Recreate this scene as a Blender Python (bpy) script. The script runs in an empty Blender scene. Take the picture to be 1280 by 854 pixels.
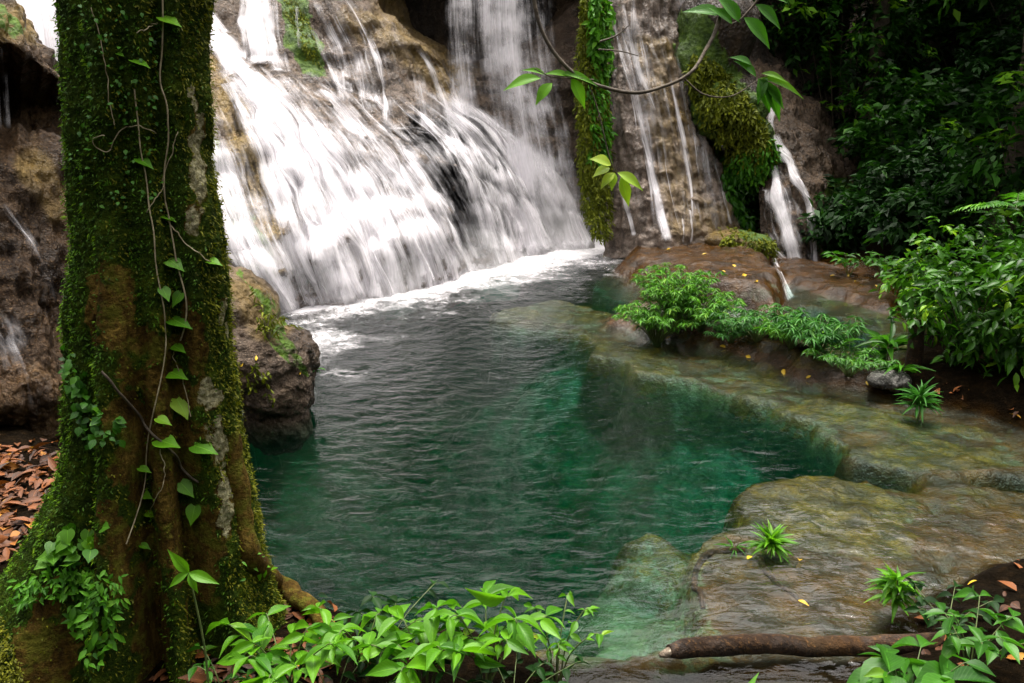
import bpy, math, random
import numpy as np
from mathutils import Vector
from mathutils.bvhtree import BVHTree

R = math.radians
rng = np.random.default_rng(7)
random.seed(7)
scene = bpy.context.scene
COL = scene.collection

# ------------------------------------------------------------------ camera
H, PITCH, F = 3.0, R(-15.0), 1108.5
FW = np.array([0, math.cos(PITCH), math.sin(PITCH)])
UP = np.array([0, -math.sin(PITCH), math.cos(PITCH)])
RT = np.array([1.0, 0, 0])
CAM = np.array([0, 0, H])
cam = bpy.data.cameras.new('camera')
cam.sensor_width = 36; cam.lens = 36 * F / 1280; cam.clip_start = .05; cam.clip_end = 600
camo = bpy.data.objects.new('camera', cam); COL.objects.link(camo)
camo.location = CAM; camo.rotation_euler = (R(90) + PITCH, 0, 0)
scene.camera = camo

def ray(px, py):
    return FW + RT * (px - 640) / F - UP * (py - 427) / F
def P(px, py, Y):
    d = ray(px, py); return CAM + d * (Y / d[1])
def G(px, py, z=0.0):
    d = ray(px, py); return CAM + d * ((z - H) / d[2])
def pix(p):
    """photo pixel of world points (n,3)"""
    q = np.asarray(p) - CAM
    w = q @ FW
    return 640 + F * (q @ RT) / w, 427 - F * (q @ UP) / w

# ------------------------------------------------------------------ noise
_perm = np.random.default_rng(3).permutation(256)
_perm = np.concatenate([_perm, _perm, _perm])
_g = np.random.default_rng(4).normal(size=(256, 3)); _g /= np.linalg.norm(_g, axis=1)[:, None]
def perlin(p):
    p = np.asarray(p, float)
    i = np.floor(p).astype(int); f = p - i; i &= 255
    u = f * f * f * (f * (f * 6 - 15) + 10)
    r = 0
    for dx in (0, 1):
        wx = u[:, 0] if dx else 1 - u[:, 0]
        for dy in (0, 1):
            wy = u[:, 1] if dy else 1 - u[:, 1]
            for dz in (0, 1):
                wz = u[:, 2] if dz else 1 - u[:, 2]
                h = _perm[_perm[_perm[(i[:, 0] + dx) & 255] + ((i[:, 1] + dy) & 255)] + ((i[:, 2] + dz) & 255)]
                g = _g[h]
                r = r + wx * wy * wz * (g[:, 0] * (f[:, 0] - dx) + g[:, 1] * (f[:, 1] - dy) + g[:, 2] * (f[:, 2] - dz))
    return r * 1.5
def fbm(p, octv=4, lac=2.0, gain=.5):
    p = np.asarray(p, float); a, s = 1.0, 0
    for _ in range(octv):
        s = s + a * perlin(p); p = p * lac + 17.3; a *= gain
    return s
def sstep(a, b, x):
    t = np.clip((x - a) / (b - a), 0, 1); return t * t * (3 - 2 * t)

# ------------------------------------------------------------------ mesh helpers
def make_mesh(name, verts, faces, uv=None, attrs=None, smooth=True):
    """verts (n,3); faces (m,k), one k; uv per vertex (n,2); attrs {name: (n,) or (n,4)}"""
    verts = np.asarray(verts, np.float32); faces = np.asarray(faces, np.int32)
    me = bpy.data.meshes.new(name)
    m, k = faces.shape
    me.vertices.add(len(verts)); me.vertices.foreach_set('co', verts.ravel())
    me.loops.add(m * k); me.loops.foreach_set('vertex_index', faces.ravel())
    me.polygons.add(m); me.polygons.foreach_set('loop_start', np.arange(0, m * k, k, dtype=np.int32))
    if smooth: me.polygons.foreach_set('use_smooth', np.ones(m, bool))
    if uv is not None:
        l = me.uv_layers.new(name='UVMap')
        l.data.foreach_set('uv', np.asarray(uv, np.float32)[faces.ravel()].ravel())
    for an, av in (attrs or {}).items():
        av = np.asarray(av, np.float32)
        if av.ndim == 1:
            a = me.attributes.new(an, 'FLOAT', 'POINT'); a.data.foreach_set('value', av)
        else:
            a = me.attributes.new(an, 'FLOAT_COLOR', 'POINT'); a.data.foreach_set('color', av.ravel())
    me.update(); me.validate()
    return me

def link(name, me, mat=None, parent=None):
    o = bpy.data.objects.new(name, me); COL.objects.link(o)
    if mat is not None: me.materials.append(mat)
    if parent is not None:
        o.parent = parent
        o.location = -Vector(parent.location) if True else o.location
    return o
def thing(name, label, cat, loc, group=None):
    o = bpy.data.objects.new(name, None); COL.objects.link(o)
    o.location = Vector(loc); o.empty_display_size = .1
    return tag(o, label, cat, group)
def tag(o, label=None, cat=None, group=None, kind=None):
    for k, v in (('label', label), ('category', cat), ('group', group), ('kind', kind)):
        if v: o[k] = v
    return o

def catmull(c, n):
    """resample axis 0 of control array c to n samples"""
    c = np.asarray(c, float); k = len(c)
    t = np.linspace(0, k - 1, n); i = np.minimum(t.astype(int), k - 2); f = t - i
    g = lambda j: c[np.clip(j, 0, k - 1)]
    f = f.reshape((-1,) + (1,) * (c.ndim - 1))
    p0, p1, p2, p3 = g(i - 1), g(i), g(i + 1), g(i + 2)
    return .5 * (2 * p1 + (p2 - p0) * f + (2 * p0 - 5 * p1 + 4 * p2 - p3) * f ** 2 + (3 * p1 - p0 - 3 * p2 + p3) * f ** 3)

def grid_faces(nr, nc, wrap=False):
    r = np.arange(nr - 1)[:, None]; c = np.arange(nc if wrap else nc - 1)[None]
    c2 = (c + 1) % nc
    a = r * nc + c; b = r * nc + c2; d = (r + 1) * nc + c; e = (r + 1) * nc + c2
    return np.stack([a, d, e, b], -1).reshape(-1, 4)
def grid_normals(g):
    du = np.gradient(g, axis=1); dv = np.gradient(g, axis=0)
    n = np.cross(du, dv); n /= np.linalg.norm(n, axis=-1, keepdims=True) + 1e-9
    return n

class MB:
    """collects quads of one material into one mesh"""
    def __init__(s): s.v, s.f, s.uv, s.r, s.n = [], [], [], [], 0
    def add(s, v, f, uv=None, r=None):
        v = np.asarray(v, float).reshape(-1, 3); f = np.asarray(f, int)
        s.v.append(v); s.f.append(f + s.n); s.n += len(v)
        s.uv.append(np.zeros((len(v), 2)) if uv is None else np.asarray(uv).reshape(-1, 2))
        s.r.append(np.full(len(v), .5) if r is None else np.broadcast_to(np.asarray(r, float).reshape(-1), (len(v),)))
    def tube(s, pts, rad, seg=7, r=.5, res=None):
        pts = np.asarray(pts, float)
        if res: pts = catmull(pts, res)
        n = len(pts); rad = np.broadcast_to(np.asarray(rad, float), (n,)) if np.ndim(rad) == 0 or len(rad) == n else np.interp(np.linspace(0, 1, n), np.linspace(0, 1, len(rad)), rad)
        t = np.gradient(pts, axis=0); t /= np.linalg.norm(t, axis=1)[:, None] + 1e-9
        ref = np.array([.31, .2, .93]) if abs(t[:, 2]).mean() < .85 else np.array([.9, .3, .1])
        a = np.cross(t, ref); a /= np.linalg.norm(a, axis=1)[:, None] + 1e-9
        b = np.cross(t, a)
        th = np.linspace(0, 2 * np.pi, seg, endpoint=False)
        v = pts[:, None] + rad[:, None, None] * (np.cos(th)[None, :, None] * a[:, None] + np.sin(th)[None, :, None] * b[:, None])
        L = np.concatenate([[0], np.cumsum(np.linalg.norm(np.diff(pts, axis=0), axis=1))])
        uv = np.stack(np.broadcast_arrays(th[None] / 6.283, L[:, None]), -1)
        s.add(v, grid_faces(n, seg, True), uv, r)
        for row, k in ((0, 0), (n - 1, n - 1)):                      # close the ends
            c = pts[k]; base = v[row]; idx = np.arange(seg)
            vv = np.concatenate([base, [c]]); j = (idx + 1) % seg
            ff = np.stack([idx, j, np.full(seg, seg), np.full(seg, seg)], 1)[::1]
            half = np.arange(0, seg - 1, 2)
            ff = np.stack([half, half + 1, (half + 2) % seg, np.full(len(half), seg)], 1)
            s.add(vv, ff, None, r)
    def leaves(s, tpl, pos, d, up, ln, wd, r):
        """tpl (verts, faces, uv): x across, y along 0..1, z up"""
        tv, tf, tu = tpl
        pos = np.asarray(pos, float); k = len(pos)
        if not k: return
        d = np.broadcast_to(np.asarray(d, float), (k, 3)); d = d / (np.linalg.norm(d, axis=1)[:, None] + 1e-9)
        up = np.broadcast_to(np.asarray(up, float), (k, 3))
        x = np.cross(d, up); x /= np.linalg.norm(x, axis=1)[:, None] + 1e-9
        z = np.cross(x, d)
        ln = np.broadcast_to(ln, (k,)); wd = np.broadcast_to(wd, (k,)); r = np.broadcast_to(r, (k,))
        v = pos[:, None] + x[:, None] * (tv[None, :, 0, None] * wd[:, None, None]) + d[:, None] * (tv[None, :, 1, None] * ln[:, None, None]) \
            + z[:, None] * (tv[None, :, 2, None] * ln[:, None, None])
        nv = len(tv)
        f = (tf[None] + (np.arange(k) * nv)[:, None, None]).reshape(-1, 4)
        s.add(v, f, np.tile(tu, (k, 1)), np.repeat(r, nv))
    def build(s, name, mat, parent=None, smooth=True):
        me = make_mesh(name, np.concatenate(s.v), np.concatenate(s.f), np.concatenate(s.uv), {'rnd': np.concatenate(s.r)}, smooth)
        return link(name, me, mat, parent)

def tpl_leaf(widths, droop=.25, fold=.25, lobes=None, cols=2):
    """blade from a width profile; 2*cols+1 vertices across"""
    m = len(widths); V, U = [], []
    for i, w in enumerate(widths):
        t = i / (m - 1)
        for j in range(-cols, cols + 1):
            x = j / cols * w * .5
            y = t
            if lobes: y = t + lobes * abs(j / cols) * (.5 - t)
            V.append((x, y, -droop * t * t + fold * abs(x) * .6)); U.append((.5 + j / cols * .5, t))
    return np.array(V), grid_faces(m, 2 * cols + 1), np.array(U)
ELL = tpl_leaf([.06, .55, .9, 1.0, .9, .62, .3, .03], .28, .3)
ELL_S = tpl_leaf([.05, .8, 1.0, .6, .03], .25, .3, cols=1)
LANCE = tpl_leaf([.1, .8, 1.0, .8, .45, .04], .35, .3, cols=1)
HEART = tpl_leaf([.55, .95, 1.08, 1.0, .78, .45, .2, .02], .12, .2, lobes=-.22)
ROUND = tpl_leaf([.3, .85, 1.0, 1.0, .85, .4], .2, .2)
DIAM = (np.array([(0, 0, 0), (-.5, .45, .06), (0, 1, -.15), (.5, .45, .06)]), np.array([[0, 3, 2, 1]]), np.array([(.5, 0), (0, .45), (.5, 1), (1, .45)]))
BLADE = (np.array([(-.5, 0, 0), (.5, 0, 0), (.12, 1, .12), (-.12, 1, .12)]), np.array([[0, 1, 2, 3]]), np.array([(0, 0), (1, 0), (1, 1), (0, 1)]))

def unit(v): v = np.asarray(v, float); return v / (np.linalg.norm(v, axis=-1, keepdims=True) + 1e-9)
def rand_dirs(n):
    return unit(rng.normal(size=(n, 3)))

# ------------------------------------------------------------------ materials
def new_mat(name):
    m = bpy.data.materials.new(name); m.use_nodes = True
    nt = m.node_tree; nt.nodes.clear()
    return m, nt, Nd(nt)
class Nd:
    def __init__(s, nt): s.nt = nt
    def __call__(s, t, ins=None, **kw):
        n = s.nt.nodes.new(t)
        for k, v in kw.items(): setattr(n, k, v)
        for k, v in (ins or {}).items():
            sock = n.inputs[k]
            if isinstance(v, bpy.types.NodeSocket): s.nt.links.new(v, sock)
            else: sock.default_value = v
        return n
    def noise(s, vec, scale, detail=4, rough=.55, dist=0):
        return s('ShaderNodeTexNoise', {'Vector': vec, 'Scale': scale, 'Detail': detail, 'Roughness': rough, 'Distortion': dist}).outputs[0]
    def ramp(s, fac, stops, interp='LINEAR'):
        n = s('ShaderNodeValToRGB', {'Fac': fac}); cr = n.color_ramp; cr.interpolation = interp
        while len(cr.elements) < len(stops): cr.elements.new(.5)
        for e, (p, c) in zip(cr.elements, stops):
            e.position = p; e.color = (*c, 1) if len(c) == 3 else c
        return n.outputs[0]
    def maprange(s, v, a, b, c=0, d=1, smooth=True):
        n = s('ShaderNodeMapRange', {'Value': v, 'From Min': a, 'From Max': b, 'To Min': c, 'To Max': d})
        if smooth: n.interpolation_type = 'SMOOTHSTEP'
        return n.outputs[0]
    def math(s, op, a, b=0.0):
        return s('ShaderNodeMath', {0: a, 1: b}, operation=op).outputs[0]
    def mix(s, f, a, b, blend='MIX'):
        n = s('ShaderNodeMix', data_type='RGBA', blend_type=blend)
        for k, v in ((0, f), (6, a), (7, b)):
            if isinstance(v, bpy.types.NodeSocket): s.nt.links.new(v, n.inputs[k])
            else: n.inputs[k].default_value = (*v, 1) if isinstance(v, tuple) and len(v) == 3 else v
        return n.outputs[2]
    def attr(s, name, out='Fac'):
        return s('ShaderNodeAttribute', attribute_name=name).outputs[out]
    def sep(s, c):
        return s('ShaderNodeSeparateColor', {0: c}).outputs
    def bump(s, h, strength=.5, dist=.05, normal=None):
        i = {'Height': h, 'Strength': strength, 'Distance': dist}
        if normal is not None: i['Normal'] = normal
        return s('ShaderNodeBump', i).outputs[0]
    def scale(s, vec, sc):
        return s('ShaderNodeMapping', {'Vector': vec, 'Scale': sc}).outputs[0]
    def out(s, surf=None, vol=None):
        i = {}
        if surf is not None: i['Surface'] = surf
        if vol is not None: i['Volume'] = vol
        s('ShaderNodeOutputMaterial', i)
def objpos(N): return N('ShaderNodeNewGeometry').outputs['Position']

def leaf_mat(name, dark, light, yellow=None, trans=.35, rough=.42, vein=True, spec=None):
    if spec is None: spec = .35 if vein else .18
    m, nt, N = new_mat(name)
    r = N.attr('rnd')
    c = N.ramp(r, [(0, dark), (.75, light), (1, yellow or light)])
    if vein:
        uv = N('ShaderNodeTexCoord').outputs['UV']
        s = N('ShaderNodeSeparateXYZ', {0: uv}).outputs
        ax = N.math('ABSOLUTE', N.math('SUBTRACT', s[0], .5))
        mid = N.maprange(ax, .012, .035, 1, 0)
        w = N.math('SINE', N.math('MULTIPLY', N.math('SUBTRACT', s[1], N.math('MULTIPLY', ax, .6)), 62.0))
        side = N.maprange(w, .8, 1, 0, .35)
        c = N.mix(N.math('MULTIPLY', N.math('MAXIMUM', mid, side), .45), c, tuple(min(1, v * 1.7 + .02) for v in light))
        c = N.mix(N.maprange(N.noise(objpos(N), 9, 3), .45, .7, 0, .35), c, tuple(v * .55 for v in dark))
        nb = N.bump(N.math('SUBTRACT', 1.0, N.math('MAXIMUM', mid, side)), .35, .004)
    p = N('ShaderNodeBsdfPrincipled', {'Base Color': c, 'Roughness': rough, 'Specular IOR Level': spec})
    t = N('ShaderNodeBsdfTranslucent', {'Color': N.mix(.5, c, (.9, 1, .3), 'MULTIPLY')})
    if vein: nt.links.new(nb, p.inputs['Normal'])
    N.out(N('ShaderNodeMixShader', {0: trans, 1: p.outputs[0], 2: t.outputs[0]}).outputs[0])
    return m

def rock_mat(name, c0, c1, c2, moss=None, wet=.45, grain=1.0, attr=True, spec=.3):
    """tufa: brown grey, grainy, streaked downwards; the 'kind' attribute (moss, gold, dark) holds real growths and deposits"""
    m, nt, N = new_mat(name)
    pos = objpos(N)
    n1 = N.noise(pos, 1.1, 6, .6); n2 = N.noise(pos, 14, 5, .65)
    st = N.noise(N.scale(pos, (5, 5, .5)), 1.0, 5, .6, .4)
    c = N.ramp(n1, [(.3, c0), (.52, c1), (.72, c2)])
    c = N.mix(N.maprange(st, .4, .68, 0, .75), c, tuple(v * .5 for v in c0))
    c = N.mix(N.maprange(n2, .35, .62, .55, 0), c, tuple(v * .35 for v in c0))
    g3 = N.noise(pos, 48, 3, .7)
    c = N.mix(N.maprange(g3, .52, .75, 0, .55), c, tuple(min(.8, v * 1.9) for v in c2))
    c = N.mix(N.maprange(N.noise(pos, .8, 4, .6), .55, .75, 0, .4), c, (.10, .06, .02))
    if attr:
        k = N.sep(N.attr('kind', 'Color'))
        mn = N.noise(pos, 6, 5, .7)
        c = N.mix(N.math('MULTIPLY', k[1], N.maprange(N.noise(pos, 3, 4), .3, .6, .35, 1)), c, N.mix(n2, (.07, .045, .01), (.25, .17, .05)))
        mc = N.ramp(mn, [(.3, (.012, .035, .004)), (.6, (.07, .13, .01)), (.8, (.16, .22, .02))])
        c = N.mix(N.maprange(N.math('ADD', k[0], N.math('MULTIPLY', N.math('SUBTRACT', mn, .5), 1.2)), .45, .6), c, mc)
    vb = N('ShaderNodeTexVoronoi', {'Vector': N.scale(pos, (1, 1, .7)), 'Scale': 17.0, 'Randomness': 1.0}).outputs[0]
    h = N.math('ADD', N.math('MULTIPLY', n2, .8), N.math('ADD', N.math('MULTIPLY', g3, .35), N.math('MULTIPLY', vb, .5)))
    b = N.bump(h, .9, .07 * grain)
    rg = N.maprange(N.noise(pos, 2.3, 3), .35, .65, wet * .55, wet * 1.6)
    p = N('ShaderNodeBsdfPrincipled', {'Base Color': c, 'Roughness': rg, 'Normal': b, 'Specular IOR Level': spec})
    N.out(p.outputs[0])
    return m

# ================================================================== TERRAIN
def poly_px(pts, z=0.0):
    return np.array([G(x, y, z)[:2] for x, y in pts])
def sdf(p, poly):
    """signed distance, negative inside"""
    d = np.full(len(p), 1e9); ins = np.zeros(len(p), bool); n = len(poly)
    for i in range(n):
        a, b = poly[i], poly[(i + 1) % n]; e = b - a; w = p - a
        t = np.clip((w @ e) / (e @ e + 1e-12), 0, 1)
        d = np.minimum(d, np.hypot(*(w - t[:, None] * e).T))
        c = (a[1] <= p[:, 1]) != (b[1] <= p[:, 1])
        xi = a[0] + (p[:, 1] - a[1]) / (e[1] if abs(e[1]) > 1e-9 else 1e-9) * e[0]
        ins ^= c & (p[:, 0] < xi)
    return np.where(ins, -d, d)
def seg_dist(p, line):
    d = np.full(len(p), 1e9)
    for a, b in zip(line[:-1], line[1:]):
        e = b - a; w = p - a; t = np.clip((w @ e) / (e @ e + 1e-12), 0, 1)
        d = np.minimum(d, np.hypot(*(w - t[:, None] * e).T))
    return d

DEEP = poly_px([(250, 600), (270, 690), (335, 735), (420, 770), (560, 800), (690, 800), (790, 812), (868, 800), (880, 740), (862, 690), (900, 655),
    (960, 592), (1060, 585), (1075, 560), (1020, 520), (960, 492), (885, 474), (805, 458), (748, 434), (720, 408), (640, 398), (618, 384),
    (690, 368), (775, 385), (800, 360), (770, 325), (775, 306), (690, 305), (600, 322), (480, 355), (385, 375), (330, 420), (250, 500)])
POOLN = poly_px([(985, 378), (1010, 372), (1080, 395), (1125, 410), (1115, 450), (1060, 430), (1000, 405)])
LEDGE = poly_px([(765, 326), (742, 312), (770, 296), (850, 284), (930, 290), (975, 312), (992, 338), (980, 366), (930, 356), (880, 352), (835, 346), (800, 338)], .38)
LEDGE2 = poly_px([(960, 316), (1000, 318), (1040, 326), (1090, 338), (1130, 350), (1142, 372), (1110, 382), (1070, 372), (1020, 356), (985, 350)], .12)
CHAN = poly_px([(1030, 548), (1075, 562), (1140, 578), (1210, 582), (1300, 590), (1300, 606), (1215, 598), (1180, 612), (1188, 660), (1176, 700), (1160, 660), (1158, 604), (1090, 584), (1040, 590)])
RIDGE = np.array([G(x, y)[:2] for x, y in [(808, 402), (850, 408), (900, 418), (960, 440), (1020, 462), (1085, 474)]])
BANKR = poly_px([(1085, 488), (1112, 470), (1134, 430), (1156, 405), (1150, 380), (1135, 350), (1070, 330), (1030, 318), (1500, 310), (1900, 560), (1340, 552), (1230, 512), (1150, 498)])
BANKB = poly_px([(1115, 790), (1125, 740), (1190, 715), (1260, 690), (1500, 680), (1600, 1100), (900, 1100), (1000, 850)], .1)
FRONT = np.array([(-9, 6.4), (-3.75, 6.8), (-2.75, 6.5), (-2.0, 5.8), (-1.6, 5.1), (-1.15, 4.55), (-.5, 4.3), (.25, 4.15), (.5, 3.9), (.72, 3.4), (.9, 2.4), (1.2, -4), (-9, -4)])
BANKL = np.array([(-12, 5), (-12, 12), (-6, 12), (-4.6, 9.5), (-3.9, 7.4), (-3.5, 6.3), (-4, 5)])
BUMPS = [  # submerged or awash slabs: photo pixel, radii in px, top height, sharpness, algae
    (1030, 632, 128, 50, -.05, 3, .95), (1215, 612, 66, 42, -.06, 3, .7), (1150, 556, 100, 22, -.07, 3, .85), (940, 660, 60, 34, -.07, 3, .6),
    (818, 660, 92, 56, -.24, 2.2, .7), (800, 735, 115, 90, -.40, 2.5, .4), (850, 775, 60, 60, -.28, 2.5, .45), (775, 795, 90, 55, -.46, 2.5, .35), (730, 725, 90, 80, -.75, 2.5, .2),
    (955, 765, 75, 55, -.06, 3, .3), (1060, 740, 110, 55, -.06, 3, .25), (905, 745, 25, 40, -.14, 2, .3), (1200, 660, 60, 30, -.06, 2, .35)]

def ground_height(p):
    """height and surface kind (algae, iron, soil, depth darkening) of the terrain at xy points"""
    q = np.c_[p, np.zeros(len(p))]
    nz = fbm(q * 1.1, 5); nf = fbm(q * 4.0 + 9, 4); wob = fbm(q * .9 + 40, 3)
    pw = p + np.c_[fbm(q * 1.7 + 3, 3), fbm(q * 1.7 + 63, 3)] * .16        # ragged outlines
    h = -.085 + .04 * nz + .025 * nf; h = np.minimum(h, -.035)
    alg = np.clip(.62 + .8 * nz + .35 * nf, 0, 1); iron = np.clip(.35 - .8 * nz + .3 * nf, 0, 1)
    right = sstep(2.8, 3.8, p[:, 0]) * (1 - sstep(6.8, 7.6, p[:, 1]))
    iron = np.maximum(iron, right * 1.0); alg = alg * (1 - right * .9)
    near = (1 - sstep(5.6, 6.4, p[:, 1])) * sstep(1.0, 1.5, p[:, 0])
    iron = np.maximum(iron, near * (1.0 + .5 * nz)); alg = alg * (1 - near * .8)
    dd = sdf(pw, DEEP)
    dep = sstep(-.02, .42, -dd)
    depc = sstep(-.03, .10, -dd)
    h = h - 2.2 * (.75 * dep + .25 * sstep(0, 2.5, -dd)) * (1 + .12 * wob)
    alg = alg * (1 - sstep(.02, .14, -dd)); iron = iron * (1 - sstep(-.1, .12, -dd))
    cd_ = sdf(pw, CHAN); cw = sstep(-.06, .16, -cd_); h = h - .34 * cw; iron = np.maximum(iron, 1.2 * sstep(-.14, .02, -cd_)); alg = alg * (1 - sstep(-.12, .02, -cd_))
    dn = sdf(pw, POOLN); h = h - .5 * sstep(0, .6, -dn)
    back = sstep(11.0, 11.8, p[:, 1]) * sstep(3.2, 4.2, p[:, 0]); iron = np.maximum(iron, back); alg = alg * (1 - back * .6)
    slab = np.zeros(len(p))
    for (cx, cy, rx, ry, top, k, al) in BUMPS:
        c = G(cx, cy)[:2]; ex = abs(G(cx + rx, cy)[0] - c[0]); ey = abs(G(cx, cy - ry)[1] - c[1])
        d = (((pw[:, 0] - c[0]) / ex) ** 2 + ((pw[:, 1] - c[1]) / ey) ** 2) ** .5
        w = 1 - (sstep(.6, 1.25, d) if top > -.12 else sstep(.4, 1.4, d))
        t = top + (.02 if top > -.1 else .07) * nz + (.022 if top > -.1 else .05) * nf + (.05 * (np.abs(fbm(q * 2.6 + 8, 4)) - .25) if top > -.1 else 0) - .02 * d + (0 if top > -.1 else .05) * np.abs(perlin(q * 5 + 3))
        h = np.where(w > 0, np.maximum(h, h + (t - h) * w), h)
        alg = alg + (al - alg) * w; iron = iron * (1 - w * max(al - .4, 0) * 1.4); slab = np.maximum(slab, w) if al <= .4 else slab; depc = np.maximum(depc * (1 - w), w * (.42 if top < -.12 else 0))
    iron = np.maximum(iron, slab * sstep(.9, 1.5, p[:, 0]) * (.75 + .6 * nz))
    rd = seg_dist(pw, RIDGE); h = np.maximum(h, .2 + .12 * (1 - sstep(2.2, 3.0, p[:, 0])) - .75 * np.maximum(rd - .12, 0) ** 1.0 + .05 * nf)
    soil = 1 - sstep(.05, .2, rd)
    rim = sstep(.2, .3, rd) * (1 - sstep(.3, .5, rd)); iron = np.maximum(iron, rim)
    ld = sdf(p + np.c_[fbm(q * 1.2 + 8, 3), fbm(q * 1.2 + 33, 3)] * .22, LEDGE)
    slope = .30 + .70 * np.maximum(sstep(1.9, 3.3, p[:, 0]), sstep(14.6, 16.2, p[:, 1]) * .8)                                      # the ledge dips into the pool at its left end
    lt = -.02 + .40 * slope + .03 * nz + .025 * nf + .02 * fbm(q * 9, 3) - .03 * (1 - sstep(.0, .5, -ld)) - .02 * (sstep(.3, .9, -ld))
    lw = sstep(-.02, .42 + 1.1 * (1 - sstep(1.6, 2.9, p[:, 0])), -ld) ** .5
    h = np.where(ld < .05, np.maximum(h, -.3 + (lt + .3) * lw), h)
    li = sstep(-.05, .1, -ld)
    iron = iron * (1 - li) + li * np.clip(.95 - .5 * nz, .5, 1); alg = alg * (1 - li) + li * .3 * sstep(0, .6, nz + .2)
    face = sstep(-.1, .05, -ld) * (1 - sstep(.22, .5, -ld))              # bare rim and face of the ledge
    iron = iron * (1 - .3 * face); soil = soil + 0 * face; rockk = face * (1 - sstep(0, .1, .3 - slope))
    l2 = sdf(pw, LEDGE2); w2 = sstep(-.1, .25, -l2); h = np.where(w2 > 0, np.maximum(h, h + (.10 + .04 * nz + .03 * nf - h) * w2), h); iron = np.maximum(iron, 1.1 * w2 * (.8 + .4 * nf)); alg = alg * (1 - w2)
    br = sdf(pw, BANKR); iron = np.maximum(iron, 1.1 * (1 - sstep(.25, .6, br + .2 * nz)))
    for poly, top, sl in ((BANKR, .22, .16), (BANKB, .16, .3), (BANKL, .34, .1), (FRONT, .42, .25)):
        bd = sdf(pw, poly)
        t = top + .05 * nz + .025 * nf + sl * .25 * np.clip(-bd, 0, 3)
        w = sstep(-.12, .38, -bd)
        h = np.where(w > 0, np.maximum(h, h + (t - h) * w), h)
        soil = np.maximum(soil, sstep(-.12, .12, -bd)); iron = iron * (1 - .6 * sstep(0, .3, -bd))
    y, x = p[:, 1], p[:, 0]
    soil = np.maximum(soil, (1 - sstep(4.25, 4.55, y + .1 * nz)) * .85)
    hill = .95 * np.maximum(y - 21.5, 0) + .8 * np.maximum(-3.5 - y, 0) + .45 * np.maximum(-x - 4.5, 0) * (1 - sstep(2, 5, y)) + .45 * np.maximum(x - 6, 0) * (1 - sstep(2, 5, y)) + .55 * np.maximum(x - 9.5, 0) + .6 * np.maximum(-x - 6.5, 0) * sstep(6, 9, y) + .35 * np.maximum(x - 6, 0) * sstep(14, 18, y)  # slopes behind and beside the camera are unseen, raised to block low sky light
    hill = np.minimum(hill, 16 + 1.2 * nz) * (1 + .15 * wob)
    h = np.where(hill > .02, np.maximum(h, .0) + hill, h); soil = np.maximum(soil, sstep(.05, .5, hill))
    return h, np.c_[np.clip(alg, 0, 1), np.clip(iron, 0, 1), soil, depc]

def spread(a, b, step, far, k):
    mid = np.arange(a, b + step / 2, step)
    g = (np.geomspace(1, far, k) - 1) / (far - 1)
    return np.r_[(a - 110 * g[1:])[::-1], mid, mid[-1] + 110 * g[1:]]
gx = spread(-7.0, 9.0, .05, 400, 34); gy = spread(2.6, 20.0, .05, 400, 34)
XX, YY = np.meshgrid(gx, gy)
gp = np.c_[XX.ravel(), YY.ravel()]
gh_, gk = ground_height(gp)
ground_v = np.c_[gp, gh_]; ground_f = grid_faces(len(gy), len(gx))[:, ::-1]

# ================================================================== CLIFFS (control points: photo pixel + distance)
def patch(ctrl, nr, nc, amp=(.16, .05), freq=(.9, 4.0), ribs=.0, seed=0.0, steps=0.0):
    c = np.array([[P(*q) for q in row] for row in ctrl])
    g = catmull(c, nr); g = catmull(g.transpose(1, 0, 2), nc).transpose(1, 0, 2)
    n = grid_normals(g)
    if (n[nr // 2, nc // 2] @ (CAM - g[nr // 2, nc // 2])) < 0: n = -n
    p = g.reshape(-1, 3); d = amp[0] * fbm(p * freq[0] + seed, 3) + amp[1] * fbm(p * freq[1] + seed, 4)
    u = np.tile(np.linspace(0, 1, nc), nr); v = np.repeat(np.linspace(0, 1, nr), nc)
    if ribs:
        u = np.tile(np.linspace(0, 1, nc), nr); v = np.repeat(np.linspace(0, 1, nr), nc)
        d = d + ribs * (np.abs(perlin(np.c_[u * 9 + .5 * perlin(p * .7), v * 1.6, v * 0 + seed])) - .25) + ribs * .4 * perlin(np.c_[u * 26, v * 3, v * 0 + seed + 5])
    if steps:
        vv = v * 13 + 1.2 * perlin(np.c_[u * 4, v * 2, v * 0 + seed]); fr_ = vv - np.floor(vv)
        d = d + steps * (sstep(0, .75, fr_) - sstep(.75, 1, fr_) - .4) * (.35 + .9 * np.abs(perlin(np.c_[u * 6, v * 5, v * 0 + 3 + seed]))) + steps * .8 * perlin(np.c_[u * 13, v * 9, v * 0 + 8])
    g = g + n * d.reshape(nr, nc, 1)
    return g

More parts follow.
